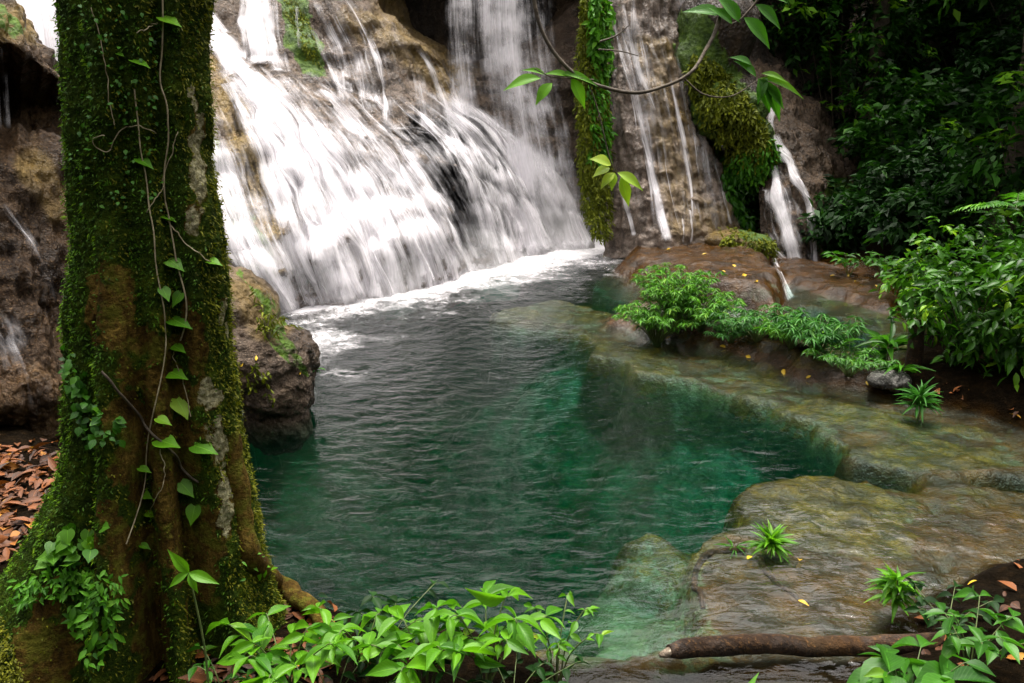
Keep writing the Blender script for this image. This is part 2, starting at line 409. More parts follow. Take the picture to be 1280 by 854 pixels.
CASC = [
 [(-140, -190, 17), (160, -190, 19), (330, -190, 20), (430, -190, 20.5), (530, 40, 24.5), (640, 70, 25), (770, -100, 23)],
 [(-40, 10, 15.5), (225, 0, 17.6), (330, 0, 18.6), (420, 0, 18.6), (492, 28, 19.2), (590, 85, 20.4), (745, 60, 20.4)],
 [(60, 70, 14.0), (262, 70, 16.4), (338, 84, 17.0), (425, 80, 17.9), (516, 82, 18.6), (600, 118, 19.8), (735, 140, 20.1)],
 [(120, 130, 13.4), (285, 118, 15.1), (375, 122, 15.9), (462, 152, 16.9), (552, 166, 17.6), (622, 176, 19.0), (735, 200, 20.0)],
 [(200, 215, 13.2), (315, 210, 13.7), (412, 200, 14.7), (505, 205, 15.8), (590, 208, 16.8), (655, 235, 18.6), (735, 255, 19.7)],
 [(215, 310, 11.9), (345, 305, 13.0), (435, 295, 14.0), (535, 280, 15.2), (612, 285, 16.9), (680, 285, 18.6), (738, 290, 19.4)],
 [(225, 400, 11.0), (362, 380, 12.9), (450, 370, 13.7), (545, 348, 15.0), (622, 326, 16.9), (690, 312, 18.5), (742, 306, 19.1)],
 [(225, 470, 10.8), (362, 440, 12.8), (450, 420, 13.6), (545, 395, 14.9), (622, 365, 16.8), (690, 345, 18.4), (742, 335, 19.0)]]
casc = patch(CASC, 300, 330, (.16, .06), (.8, 3.5), .18, 1.0, .15)
WALLR = [
 [(730, -190, 20.8), (790, -190, 20.6), (850, -190, 20.6), (900, -190, 21.4)],
 [(742, 0, 19.4), (790, 0, 18.9), (838, 0, 19.0), (872, 0, 20.2)],
 [(745, 100, 18.9), (797, 100, 18.3), (852, 100, 18.5), (884, 105, 19.6)],
 [(750, 200, 18.4), (806, 200, 17.8), (872, 200, 18.0), (908, 200, 19.0)],
 [(752, 262, 18.1), (812, 265, 17.4), (880, 265, 17.5), (926, 265, 18.6)],
 [(752, 325, 18.0), (815, 320, 17.0), (890, 320, 17.1), (942, 320, 18.3)]]
wallr = patch(WALLR, 220, 130, (.12, .06), (1.0, 4.0), .16, 9.0, .05)
BACK = [
 [(430, -260, 24), (700, -260, 23.5), (900, -260, 23), (1100, -230, 23)],
 [(430, -60, 23), (700, -60, 22.5), (880, -60, 22), (1060, 60, 22.5)],
 [(430, 80, 22.6), (700, 100, 22), (890, 80, 21.0), (1050, 160, 21.6)],
 [(430, 200, 22.4), (700, 220, 21), (900, 220, 20.0), (1050, 260, 20.6)],
 [(430, 330, 22), (700, 340, 20), (910, 350, 19.2), (1050, 350, 19.6)]]
backr = patch(BACK, 120, 160, (.3, .1), (.6, 2.5), .2, 21.0)
FARR = [
 [(930, 60, 21.5), (985, 95, 21.0), (1040, 150, 21.2), (1085, 210, 22)],
 [(944, 130, 19.6), (990, 150, 19.3), (1050, 205, 20.0), (1100, 262, 20.8)],
 [(948, 200, 18.7), (1000, 205, 18.3), (1062, 250, 19.0), (1115, 295, 19.8)],
 [(950, 270, 18.0), (1004, 275, 17.6), (1068, 300, 18.3), (1125, 330, 19.0)],
 [(955, 360, 17.3), (1006, 365, 17.0), (1075, 362, 17.5), (1140, 362, 18.2)]]
farr = patch(FARR, 140, 130, (.16, .07), (1.1, 4.0), .12, 31.0)
LEFT = [
 [(-420, -160, 9.8), (-230, -110, 9.4), (-80, -60, 9.2), (-6, -14, 9.4), (12, 2, 9.9), (42, 46, 10.6)],
 [(-420, 0, 8.6), (-230, 0, 8.4), (-90, 5, 8.3), (2, 22, 8.6), (36, 50, 9.0), (84, 98, 9.9)],
 [(-420, 70, 8.3), (-230, 70, 8.1), (-90, 64, 8.2), (8, 62, 8.4), (55, 84, 8.8), (104, 120, 9.8)],
 [(-420, 110, 8.9), (-230, 110, 8.8), (-90, 104, 9.0), (8, 100, 9.4), (52, 120, 9.6), (104, 140, 10.2)],
 [(-420, 150, 8.8), (-230, 150, 8.7), (-90, 152, 8.8), (8, 156, 9.2), (52, 162, 9.2), (104, 168, 9.8)],
 [(-420, 190, 8.3), (-230, 188, 8.1), (-90, 186, 8.1), (6, 180, 8.3), (52, 184, 8.5), (112, 205, 9.1)],
 [(-420, 330, 7.8), (-230, 330, 7.6), (-90, 330, 7.5), (0, 330, 7.6), (55, 332, 7.9), (120, 340, 8.6)],
 [(-420, 450, 7.5), (-230, 450, 7.3), (-90, 450, 7.2), (0, 448, 7.25), (58, 448, 7.45), (124, 450, 8.1)],
 [(-420, 520, 7.3), (-230, 520, 7.1), (-90, 518, 7.0), (0, 512, 7.05), (60, 508, 7.25), (126, 512, 7.8)],
 [(-420, 620, 7.5), (-230, 610, 7.4), (-90, 600, 7.25), (0, 585, 7.3), (60, 580, 7.4), (126, 580, 7.8)]]
left = patch(LEFT, 330, 240, (.14, .06), (1.2, 4.5), .08, 41.0)

def boulder(center, ells, sub_u=220, sub_v=150, amp=(.08, .03), freq=(1.6, 6.0), seed=0.0):
    """closed rock: star-shaped union of ellipsoids [(offset, radii)] about the centre"""
    th = np.linspace(0, 2 * np.pi, sub_u, endpoint=False); ph = np.linspace(.01, np.pi - .01, sub_v)
    d = np.stack([np.sin(ph)[:, None] * np.cos(th), np.sin(ph)[:, None] * np.sin(th), np.cos(ph)[:, None] * np.ones_like(th)], -1).reshape(-1, 3)
    r = np.zeros(len(d))
    for o, e in ells:
        o = np.array(o, float); e = np.array(e, float)
        a = ((d / e) ** 2).sum(1); b = -2 * (d * o / e ** 2).sum(1); c = ((o / e) ** 2).sum() - 1
        disc = b * b - 4 * a * c
        r = np.maximum(r, np.where(disc > 0, (-b + np.sqrt(np.maximum(disc, 0))) / (2 * a), 0))
    r = r.reshape(sub_v, sub_u)
    for _ in range(3): r = (r + np.roll(r, 1, 1) + np.roll(r, -1, 1) + np.vstack([r[:1], r[:-1]]) + np.vstack([r[1:], r[-1:]])) / 5
    v = np.asarray(center) + d * r.reshape(-1, 1)
    v = v + d * (amp[0] * fbm(v * freq[0] + seed, 3) + amp[1] * fbm(v * freq[1] + seed, 4))[:, None]
    return v, grid_faces(sub_v, sub_u, True)

# the lump that stands in the pool below the tree, with its undercut foot
bc = P(318, 440, 8.5)
lump_v, lump_f = boulder(bc, [((-.62, .3, .30), (.78, .8, .52)), ((-.02, 0, -.08), (.62, .62, .40)), ((.2, -.1, -.3), (.40, .48, .36)), ((.2, -.1, -.72), (.34, .34, .32))], 300, 220, (.09, .045), (1.7, 6.5), 3.0)
# overhanging mossy nose between the right wall and the small fall
nose_v, nose_f = boulder(P(905, 135, 19.0), [((0, 0, 0), (.85, .9, .75)), ((-.55, .3, .8), (.8, .9, .9)), ((.55, -.2, -.7), (.5, .6, .6)), ((-.2, .3, 1.6), (.9, 1, .8))], 160, 120, (.14, .06), (1.2, 4), 12.0)
shelf_v, shelf_f = boulder(P(610, -105, 21.7), [((0, 0, 0), (2.4, 2.0, .75)), ((1.6, .4, .2), (1.6, 2.0, .8)), ((-2.4, .8, .6), (2.0, 1.8, .9))], 160, 100, (.15, .06), (1, 4), 15.0)  # overhang above the view, added to shade the hollow; the curtain drops from it
ledgerock_v, ledgerock_f = boulder(P(915, 300, 17.3), [((0, 0, 0), (.6, .4, .2)), ((.4, -.1, -.1), (.42, .4, .24))], 130, 80, (.06, .03), (2, 7), 18.0)
# rib of rock the moss hangs on, left of the right wall
rib_c = catmull([P(722, -150, 19.6), P(728, 0, 18.7), P(733, 90, 18.4), P(738, 180, 18.2), P(744, 260, 18.0), P(750, 330, 17.9)], 140)
th = np.linspace(0, 2 * np.pi, 60, endpoint=False)
rr = np.interp(np.linspace(0, 1, 140), [0, .3, .6, 1], [.48, .36, .33, .42])
rib = rib_c[:, None] + rr[:, None, None] * np.stack([np.cos(th), 1.2 * np.sin(th), 0 * th], -1)[None]
rb = rib.reshape(-1, 3); dirs = np.tile(np.stack([np.cos(th), np.sin(th), 0 * th], -1), (140, 1))
rb = rb + dirs * (.12 * fbm(rb * np.array([1.6, 1.6, .6]), 4) + .04 * fbm(rb * 6, 3))[:, None]
rib_f = grid_faces(140, 60, True)

# ------------------------------------------------------------------ ray casting on the solid setting
SOL = [('ground', ground_v, ground_f)]
for nme, g in (('casc', casc), ('wallr', wallr), ('back', backr), ('farr', farr), ('left', left)):
    SOL.append((nme, g.reshape(-1, 3), grid_faces(*g.shape[:2])))
SOL += [('lump', lump_v, lump_f), ('nose', nose_v, nose_f), ('ledgerock', ledgerock_v, ledgerock_f), ('rib', rb, rib_f)]
BV = {n: BVHTree.FromPolygons(v.tolist(), f.tolist()) for n, v, f in SOL}
def cast(px, py, names=None):
    """nearest solid point seen through a photo pixel -> point, normal facing the camera"""
    d = Vector(ray(px, py)).normalized(); best = None
    for n in (names or BV):
        h = BV[n].ray_cast(Vector(CAM), d)
        if h[0] is not None and (best is None or h[3] < best[3]): best = h
    if best is None: return None, None
    nn = np.array(best[1]); nn = nn if nn @ np.array(d) < 0 else -nn
    return np.array(best[0]), nn
def gz(x, y):
    h = BV['ground'].ray_cast(Vector((x, y, 40)), Vector((0, 0, -1)))
    return h[0].z if h[0] is not None else 0.0
def down(x, y, z=12):
    best = -9
    for n in BV:
        h = BV[n].ray_cast(Vector((x, y, z)), Vector((0, 0, -1)))
        if h[0] is not None: best = max(best, h[0].z)
    return best

# ================================================================== SETTING: link terrain and rock
m, nt, N = new_mat('wet_ground')
pos = objpos(N)
k = N.sep(N.attr('kind', 'Color')); dep = N.attr('kind', 'Alpha')
n1 = N.noise(pos, 2.2, 6, .65); n2 = N.noise(pos, 13, 5, .65); n3 = N.noise(pos, 45, 3, .7)
vo = N('ShaderNodeTexVoronoi', {'Vector': N('ShaderNodeMix', {0: .25, 4: pos, 5: N('ShaderNodeTexNoise', {'Vector': pos, 'Scale': 3.0}).outputs[1]}, data_type='VECTOR').outputs[1], 'Scale': 2.6}, feature='DISTANCE_TO_EDGE').outputs[0]
lime = N.ramp(n1, [(.3, (.025, .018, .010)), (.5, (.06, .042, .026)), (.7, (.10, .075, .05))])
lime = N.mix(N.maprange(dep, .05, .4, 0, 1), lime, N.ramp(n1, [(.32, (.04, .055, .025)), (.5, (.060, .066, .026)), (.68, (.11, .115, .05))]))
lime = N.mix(N.maprange(dep, .45, .95, 0, 1), lime, N.ramp(n1, [(.3, (.003, .018, .010)), (.7, (.008, .032, .019))]))  # silty deep bed; the deep pool's lack of light is in this colour
lime = N.mix(N.maprange(n2, .35, .65, .5, 0), lime, (.05, .09, .04))
alg = N.ramp(N.noise(pos, 5, 6, .7), [(.28, (.008, .006, .001)), (.45, (.026, .018, .0006)), (.6, (.078, .052, .002)), (.78, (.155, .105, .007))])
iro = N.ramp(N.noise(pos, 3.4, 6, .65), [(.3, (.007, .003, .0006)), (.44, (.022, .0085, .0003)), (.6, (.060, .024, .0005)), (.78, (.12, .055, .002))])
soil = N.ramp(n2, [(.3, (.002, .0014, .0007)), (.55, (.007, .0045, .002)), (.75, (.02, .011, .004))])
c = N.mix(N.maprange(N.math('ADD', k[0], N.math('MULTIPLY', N.math('SUBTRACT', n2, .5), 1.3)), .38, .54), lime, alg)
c = N.mix(N.maprange(N.math('ADD', k[1], N.math('MULTIPLY', N.math('SUBTRACT', N.noise(pos, 3.1, 7, .7), .5), 1.6)), .40, .56), c, iro)
c = N.mix(N.math('MULTIPLY', N.maprange(vo, 0, .02, .4, 0), N.maprange(N.noise(pos, 1.3, 2), .5, .65)), c, (.03, .018, .006))
c = N.mix(N.maprange(n3, .3, .6, .5, 0), c, (.02, .013, .005))
c = N.mix(N.maprange(N.noise(pos, 7, 7, .72, .6), .36, .58, .7, 0), c, N.mix(.5, c, (.016, .009, .003)))
c = N.mix(k[2], c, soil)
h = N.math('ADD', N.math('MULTIPLY', n2, 1.0), N.math('ADD', N.math('MULTIPLY', n3, .3), N.math('MULTIPLY', n1, 1.0)))
rg = N.math('ADD', N.maprange(n1, .35, .65, .12, .3), N.math('MULTIPLY', k[2], .5))
p_ = N('ShaderNodeBsdfPrincipled', {'Base Color': c, 'Roughness': rg, 'Normal': N('ShaderNodeBump', {'Height': h, 'Strength': .85, 'Distance': N.maprange(k[2], 0, 1, .035, .11)}).outputs[0], 'Specular IOR Level': N.maprange(k[2], 0, .6, .28, .02)})
N.out(p_.outputs[0])
M_ground = m
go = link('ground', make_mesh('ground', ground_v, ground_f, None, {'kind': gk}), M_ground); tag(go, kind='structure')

def line_d(px, py, line):
    return seg_dist(np.c_[px, py], np.array(line, float))
def rock_attr(g, moss=(), gold=()):
    v = g.reshape(-1, 3); px, py = pix(v); a = np.zeros((len(v), 4)); a[:, 3] = 1
    jit = 14 * fbm(v * 1.5 + 7, 4)
    for ch, lst in ((0, moss), (1, gold)):
        for line, r, s in lst:
            a[:, ch] = np.maximum(a[:, ch], s * (1 - sstep(.45, 1.0, (line_d(px, py, line) + jit) / r)))
    return a
M_rock = rock_mat('wet_tufa', (.040, .026, .016), (.11, .076, .050), (.19, .140, .098), spec=.3)
M_rockl = rock_mat('brown_tufa', (.016, .008, .003), (.056, .031, .013), (.11, .068, .032), spec=.15)
M_dark = rock_mat('dark_rock', (.012, .009, .006), (.035, .024, .015), (.075, .05, .03))  # the hollow's shade is put into this dark colour
def cliff(name, g, mat, a):
    o = link(name, make_mesh(name, g.reshape(-1, 3), grid_faces(*g.shape[:2]), None, {'kind': a}), mat); return tag(o, kind='structure')
cliff('cliff', casc, M_rock, rock_attr(casc,
    [([(352, -20), (372, 30), (392, 78)], 26, 1), ([(262, 190), (290, 260), (330, 330)], 22, .85), ([(300, 345), (345, 385)], 30, .6)],
    [([(262, 92), (285, 130), (303, 180), (320, 240), (332, 290)], 24, 1.0), ([(300, 190), (352, 330)], 18, .6), ([(490, 20), (560, 90)], 40, .8), ([(440, 20), (500, 60)], 22, .6)]))
cliff('cliff', wallr, rock_mat('flowstone', (.075, .055, .040), (.17, .128, .098), (.26, .205, .16), grain=.5, spec=.35), rock_attr(wallr, [([(860, 60), (905, 180)], 20, .8)], [([(818, 70), (840, 160), (850, 270)], 34, .6), ([(880, 270), (915, 280)], 30, .7)]))
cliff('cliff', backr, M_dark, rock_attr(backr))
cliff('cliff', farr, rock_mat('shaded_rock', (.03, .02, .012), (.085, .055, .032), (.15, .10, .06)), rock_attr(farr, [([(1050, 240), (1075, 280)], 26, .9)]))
cliff('cliff', left, M_rockl, rock_attr(left, [([(0, 10), (20, 40)], 18, .6)], [([(-60, 30), (20, 30)], 40, .8), ([(40, 200), (70, 260)], 30, .6)]))
def rock_thing(name, v, f, mat, label, cat, moss=(), gold=()):
    o = link(name, make_mesh(name, v, f, None, {'kind': rock_attr(v, moss, gold)}), mat); return tag(o, label, cat)
rock_thing('boulder', lump_v, lump_f, rock_mat('boulder_tufa', (.028, .019, .012), (.088, .062, .042), (.16, .12, .085), spec=.2), 'brown pitted boulder with an undercut foot beside the mossy tree, in the pool', 'boulder',
           [([(345, 420), (385, 470)], 10, .6), ([(300, 345), (350, 400)], 9, .55)], [([(300, 360), (340, 400)], 30, .7)])
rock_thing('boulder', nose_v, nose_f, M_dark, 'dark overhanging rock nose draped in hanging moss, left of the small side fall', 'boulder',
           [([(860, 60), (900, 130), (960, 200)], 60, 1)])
rock_thing('boulder', ledgerock_v, ledgerock_f, M_rock, 'low wet rock with yellow weed on the back of the orange ledge', 'boulder', [([(930, 285), (970, 310)], 16, .7)], [([(880, 290), (960, 300)], 60, 1)])
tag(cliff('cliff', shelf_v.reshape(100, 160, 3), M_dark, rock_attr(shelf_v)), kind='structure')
def loose(px, py, r, seed, mat, label, squash=.55, name='rock'):
    p, n = cast(px, py)
    v, f = boulder(p + np.array([0, 0, r * squash * .25]), [((0, 0, 0), (r, r * .8, r * squash)), ((r * .4, r * .1, -.1 * r), (r * .6, r * .6, r * squash * .7))], 60, 40, (.12 * r, .06 * r), (2.2 / r, 6 / r), seed)
    return rock_thing(name, v, f, mat, label, 'rock')
M_grey = rock_mat('grey_stone', (.05, .05, .045), (.16, .155, .14), (.30, .29, .26))
loose(1112, 478, .24, 51, M_grey, 'pale grey flat rock at the right end of the fern ridge', .4)
loose(655, 372, .10, 56, M_rockl, 'tiny brown stone on the tip of the yellow shelf', .5)
loose(600, 742, .09, 57, M_grey, 'pale rounded stone just under water near the front shrubs', .6)
loose(545, 752, .12, 58, M_rockl, 'brown stone under water behind the front shrubs', .5)
loose(400, 735, .16, 59, M_rockl, 'dark flat stone in the shallows beside the mossy root', .45)

# ================================================================== POOL WATER
wx = np.arange(-7.0, 9.01, .055); wy = np.arange(2.7, 20.4, .055)
WX, WY = np.meshgrid(wx, wy); wp = np.c_[WX.ravel(), WY.ravel()]
SRC = np.array([G(x, y)[:2] for x, y in [(372, 384), (450, 371), (545, 348), (622, 326), (700, 310), (742, 307)]])
rad = seg_dist(wp, SRC)
ctr = SRC.mean(0); ang = np.arctan2(wp[:, 0] - ctr[0], ctr[1] - wp[:, 1])
q3 = np.c_[wp, 0 * rad]
wave = np.sin(rad * 15 + 9 * fbm(q3 * 1.1, 3)) * .22 + fbm(np.c_[rad * 4.6, ang * 16, rad * 0 + 2], 3) * 1.0 + .6 * fbm(q3 * 4.2 + 5, 3)
nearfall = np.exp(-rad / 1.6)
stream = sstep(1.2, 1.9, wp[:, 0]) * (1 - sstep(6.0, 6.8, wp[:, 1]))
sh = np.maximum(sstep(2.0, 3.0, wp[:, 0]) * sstep(9, 10, wp[:, 1]), sstep(-.1, .3, sdf(wp, DEEP)) * sstep(6.6, 7.4, wp[:, 1]) * .95)
amp = .0070 * (1 - .75 * sh) + .02 * nearfall + .009 * stream
shelfcalm = 1 - .55 * sstep(-.1, .5, sdf(wp, DEEP)) * (1 - stream)
wz = amp * shelfcalm * wave + .012 * nearfall * fbm(q3 * 7, 3)
top = np.c_[wp, wz]; nT = len(top); bot = np.c_[wp, np.full(nT, -4.0)]
fT = grid_faces(len(wy), len(wx))[:, ::-1]; fB = fT[:, ::-1] + nT
def ring(nr, nc):
    i = np.arange(nr * nc).reshape(nr, nc)
    return np.r_[i[0, :], i[1:, -1], i[-1, -2::-1], i[-2:0:-1, 0]]
rg_ = ring(len(wy), len(wx)); rn = np.roll(rg_, -1)
fS = np.stack([rg_, rg_ + nT, rn + nT, rn], 1)
chop = np.clip(np.r_[.42 * (1 - sh) + .5 * nearfall - .25 * stream, np.zeros(nT)], 0, 1.4)
flow = np.r_[stream, np.zeros(nT)]
me = make_mesh('pool_water', np.r_[top, bot], np.r_[fT, fB, fS], None, {'chop': chop, 'flow': flow})
m, nt, N = new_mat('pool_water')
pos = objpos(N)
sx = N('ShaderNodeSeparateXYZ', {0: pos}).outputs
r_ = N('ShaderNodeVectorMath', {0: pos, 1: (ctr[0], ctr[1], 0)}, operation='DISTANCE').outputs['Value']
a_ = N.math('ARCTAN2', N.math('SUBTRACT', sx[0], float(ctr[0])), N.math('SUBTRACT', float(ctr[1]), sx[1]))
wv = N('ShaderNodeCombineXYZ', {0: N.math('MULTIPLY', r_, 7.0), 1: N.math('MULTIPLY', a_, 40.0), 2: 0.0}).outputs[0]
hh = N.math('ADD', N.noise(wv, 1.0, 4, .55, .6), N.math('MULTIPLY', N.noise(pos, 8, 2, .5, .5), .22))
hh = N.math('ADD', hh, N.math('MULTIPLY', N.math('MULTIPLY', N.attr('flow'), N.maprange(N.noise(pos, 1.7, 3, .6), .44, .62, .02, 1.15)), N.math('ADD', N.math('MULTIPLY', N.noise(N.scale(pos, (1.7, 6.5, 1)), 1.0, 2, .45, 1.8), .95), N.math('MULTIPLY', N.noise(N.scale(pos, (4.5, 15, 1)), 1.0, 2, .5, 1.0), .22))))
bp = N('ShaderNodeBump', {'Height': hh, 'Distance': .05, 'Strength': N.math('MAXIMUM', N.math('MULTIPLY', N.attr('chop'), .9), N.math('MULTIPLY', N.attr('flow'), .45))}).outputs[0]
fr = N('ShaderNodeFresnel', {'IOR': 1.33, 'Normal': bp}).outputs[0]
gl = N('ShaderNodeBsdfGlossy', {'Color': (1, 1, 1, 1), 'Roughness': .08, 'Normal': bp})
tr = N('ShaderNodeBsdfTransparent', {'Color': (.97, 1, .98, 1)})
geo = N('ShaderNodeNewGeometry')
fr = N.math('MULTIPLY', fr, N.math('SUBTRACT', 1.0, geo.outputs['Backfacing']))
sf = N('ShaderNodeMixShader', {0: fr, 1: tr.outputs[0], 2: gl.outputs[0]})
ab = N('ShaderNodeVolumeAbsorption', {'Color': (.17, .75, .62, 1), 'Density': 1.15})
sc_ = N('ShaderNodeVolumeScatter', {'Color': (.10, .70, .46, 1), 'Density': .011, 'Anisotropy': .2})
N.out(sf.outputs[0], N('ShaderNodeAddShader', {0: ab.outputs[0], 1: sc_.outputs[0]}).outputs[0])
tag(link('water', me, m), kind='structure')

# foam spreading from the foot of the falls
m, nt, N = new_mat('foam')
pos = objpos(N)
d = N.attr('dens')
fn = N.math('ADD', N.math('MULTIPLY', N.noise(pos, 4, 7, .75, 1.6), .7), N.math('MULTIPLY', N.noise(pos, 20, 5, .75, .8), .34))
al = N.maprange(N.math('ADD', fn, N.math('SUBTRACT', d, .5)), .34, .92)
df = N('ShaderNodeBsdfDiffuse', {'Color': (.86, .84, .86, 1)})
N.out(N('ShaderNodeMixShader', {0: al, 1: N('ShaderNodeBsdfTransparent').outputs[0], 2: df.outputs[0]}).outputs[0])
M_foam = m
along = np.clip((wp[:, 0] - SRC[0, 0]) / (SRC[-1, 0] - SRC[0, 0]), 0, 1)
side = np.exp(-np.minimum(np.hypot(*(wp - G(398, 470)[:2]).T) / .8, np.hypot(*(wp - G(400, 430)[:2]).T) / .9) ** 2)
dens = .62 * np.exp(-(rad / (.45 + 1.1 * along)) ** 1.1) + .36 * np.exp(-(rad / (2.4 + 1.4 * along)) ** 1.3) + .34 * side
dens = np.clip(dens + .15 * fbm(q3 * 1.3, 3) * (dens > .1), 0, 1.2)
keep = (dens > .12).reshape(len(wy), len(wx)); ff = grid_faces(len(wy), len(wx))
kf = keep.ravel()[ff].any(1); ff = ff[kf][:, ::-1]; used = np.unique(ff); mp = np.zeros(nT, int); mp[used] = np.arange(len(used))
fv = top[used] + np.array([0, 0, .012]); fv[:, 2] += .06 * np.clip(dens[used] - .7, 0, 1) * (.6 + fbm(fv * 4, 3))
tag(link('foam', make_mesh('foam', fv, mp[ff], None, {'dens': dens[used]}), M_foam), 'white foam spreading over the pool at the foot of the main cascade', 'foam', kind='stuff')

# ================================================================== FALLING WATER
m, nt, N = new_mat('falling_water')
uv = N('ShaderNodeTexCoord').outputs['UV']; rr_ = N.attr('rnd')
s = N('ShaderNodeSeparateXYZ', {0: uv}).outputs
def streak(fx, fy, off, det=3):
    v = N('ShaderNodeCombineXYZ', {0: N.math('MULTIPLY', s[0], fx), 1: N.math('MULTIPLY', s[1], fy), 2: N.math('MULTIPLY', rr_, off)}).outputs[0]
    return N.noise(v, 1.0, det, .6, .35)
n = N.math('ADD', N.math('MULTIPLY', streak(11, .55, 31), .45), N.math('ADD', N.math('MULTIPLY', streak(34, 1.3, 57), .35), N.math('MULTIPLY', streak(90, 4.5, 91), .22)))
dn = N.math('ADD', N.attr('dens'), N.math('ADD', N.maprange(streak(2.6, .22, 17), .3, .7, -.17, .17), N.maprange(N.noise(objpos(N), 1.6, 3, .6), .3, .7, -.11, .10)))
al = N.maprange(N.math('ADD', n, N.math('SUBTRACT', dn, .5)), .38, 1.04)
al = N.math('MULTIPLY', al, N.attr('edge'))
wc = (.94, .92, .945, 1)
df = N('ShaderNodeBsdfDiffuse', {'Color': wc}); tl = N('ShaderNodeBsdfTranslucent', {'Color': wc})
w_ = N('ShaderNodeMixShader', {0: .4, 1: df.outputs[0], 2: tl.outputs[0]})
N.out(N('ShaderNodeMixShader', {0: al, 1: N('ShaderNodeBsdfTransparent').outputs[0], 2: w_.outputs[0]}).outputs[0])
M_fall = m

class Fall:
    def __init__(s): s.v, s.f, s.uv, s.a, s.n = [], [], [], {'dens': [], 'edge': [], 'rnd': []}, 0
    def strip(s, g, dens, ends=(.1, .1), edge_pow=1.0):
        """g (rows, cols, 3) running down the fall"""
        nr, nc = g.shape[:2]
        w = np.linalg.norm(g[:, -1] - g[:, 0], axis=1).mean()
        L = np.concatenate([[0], np.cumsum(np.linalg.norm(np.diff(g[:, nc // 2], axis=0), axis=1))])
        x = np.linspace(0, 1, nc)
        s.uv.append(np.stack(np.broadcast_arrays((x * w)[None], L[:, None]), -1).reshape(-1, 2))
        e = np.clip(np.sin(np.pi * x) * 2.2, 0, 1) ** edge_pow; t = L / L[-1]
        ev = np.clip(t / max(ends[0], 1e-3), 0, 1) * np.clip((1 - t) / max(ends[1], 1e-3), 0, 1)
        s.a['edge'].append((e[None] * ev[:, None]).ravel())
        s.a['dens'].append(np.broadcast_to(np.interp(t, np.linspace(0, 1, len(dens)), dens)[:, None], (nr, nc)).ravel())
        s.a['rnd'].append(np.full(nr * nc, rng.random()))
        s.v.append(g.reshape(-1, 3)); s.f.append(grid_faces(nr, nc) + s.n); s.n += nr * nc
    def on(s, line, width, dens, names, lift=.05, rows=44, cols=7, jit=.04, ends=(.1, .1)):
        """ribbon that runs over the rock along a line of photo pixels"""
        c = catmull(np.array(line, float), rows); t = np.gradient(c, axis=0); t /= np.linalg.norm(t, axis=1)[:, None]
        pr = np.c_[-t[:, 1], t[:, 0]]; wd = np.interp(np.linspace(0, 1, rows), np.linspace(0, 1, len(width)), width)
        g = np.zeros((rows, cols, 3)); ok = np.ones(rows, bool)
        for i in range(rows):
            for j, q in enumerate(np.linspace(-.5, .5, cols)):
                x, y = c[i] + pr[i] * q * wd[i]
                p, nn = cast(x, y, names)
                if p is None: ok[i] = False; break
                g[i, j] = p + nn * (lift + jit * math.sin(q * 3.1 + .5))
        idx = np.flatnonzero(ok)
        if len(idx) < 6: return
        runs = np.split(idx, np.flatnonzero(np.diff(idx) > 1) + 1); idx = max(runs, key=len)
        if len(idx) < 6: return
        g = g[idx]
        for _ in range(3): g[1:-1] = (g[:-2] + 2 * g[1:-1] + g[2:]) / 4
        for _ in range(1): g[:, 1:-1] = (g[:, :-2] + 2 * g[:, 1:-1] + g[:, 2:]) / 4
        s.strip(g, dens, ends)
    def free(s, pts, width, dens, cols=7, rows=40, bulge=.06, ends=(.04, .1)):
        c = catmull(np.array([P(*q) for q in pts]), rows); wd = np.interp(np.linspace(0, 1, rows), np.linspace(0, 1, len(width)), width)
        q = np.linspace(-.5, .5, cols)
        g = c[:, None] + (q[None] * wd[:, None])[..., None] * np.array([1, 0, 0]) - np.array([0, 1, 0]) * (np.cos(q * np.pi) * bulge)[None, :, None]
        s.strip(g, dens, ends)
    def build(s, label, cat='waterfall', name='waterfall'):
        me = make_mesh(name, np.concatenate(s.v), np.concatenate(s.f), np.concatenate(s.uv), {k: np.concatenate(v) for k, v in s.a.items()})
        return tag(link(name, me, M_fall), label, cat)

GD = np.array([
 [(232, 120), (246, 180), (258, 235), (276, 295), (306, 345), (345, 392)],
 [(256, 74), (284, 130), (303, 185), (323, 245), (348, 312), (378, 385)],
 [(288, 84), (334, 135), (368, 195), (393, 255), (418, 318), (440, 376)],
 [(338, 92), (393, 148), (433, 203), (464, 258), (489, 310), (505, 364)],
 [(396, 92), (450, 150), (495, 200), (530, 250), (556, 300), (577, 344)],
 [(470, 112), (520, 160), (560, 195), (590, 240), (612, 290), (628, 330)],
 [(556, 122), (600, 150), (635, 190), (660, 230), (682, 272), (702, 314)],
 [(625, 168), (662, 195), (690, 225), (708, 256), (724, 285), (738, 311)]], float)
GD[:, -1] += [1.5, 7]
D0 = [.6, .55, .2, .85, 1.05, .95, .6, .75, .65, .38, .48, .8, .95, .9, .85]       # density at the top of each half guide
D1 = [.9, .9, .5, .95, 1.05, 1.05, .95, 1.05, .95, .5, .6, 1.0, 1.12, 1.15, 1.0]     # and at the bottom
main = Fall()
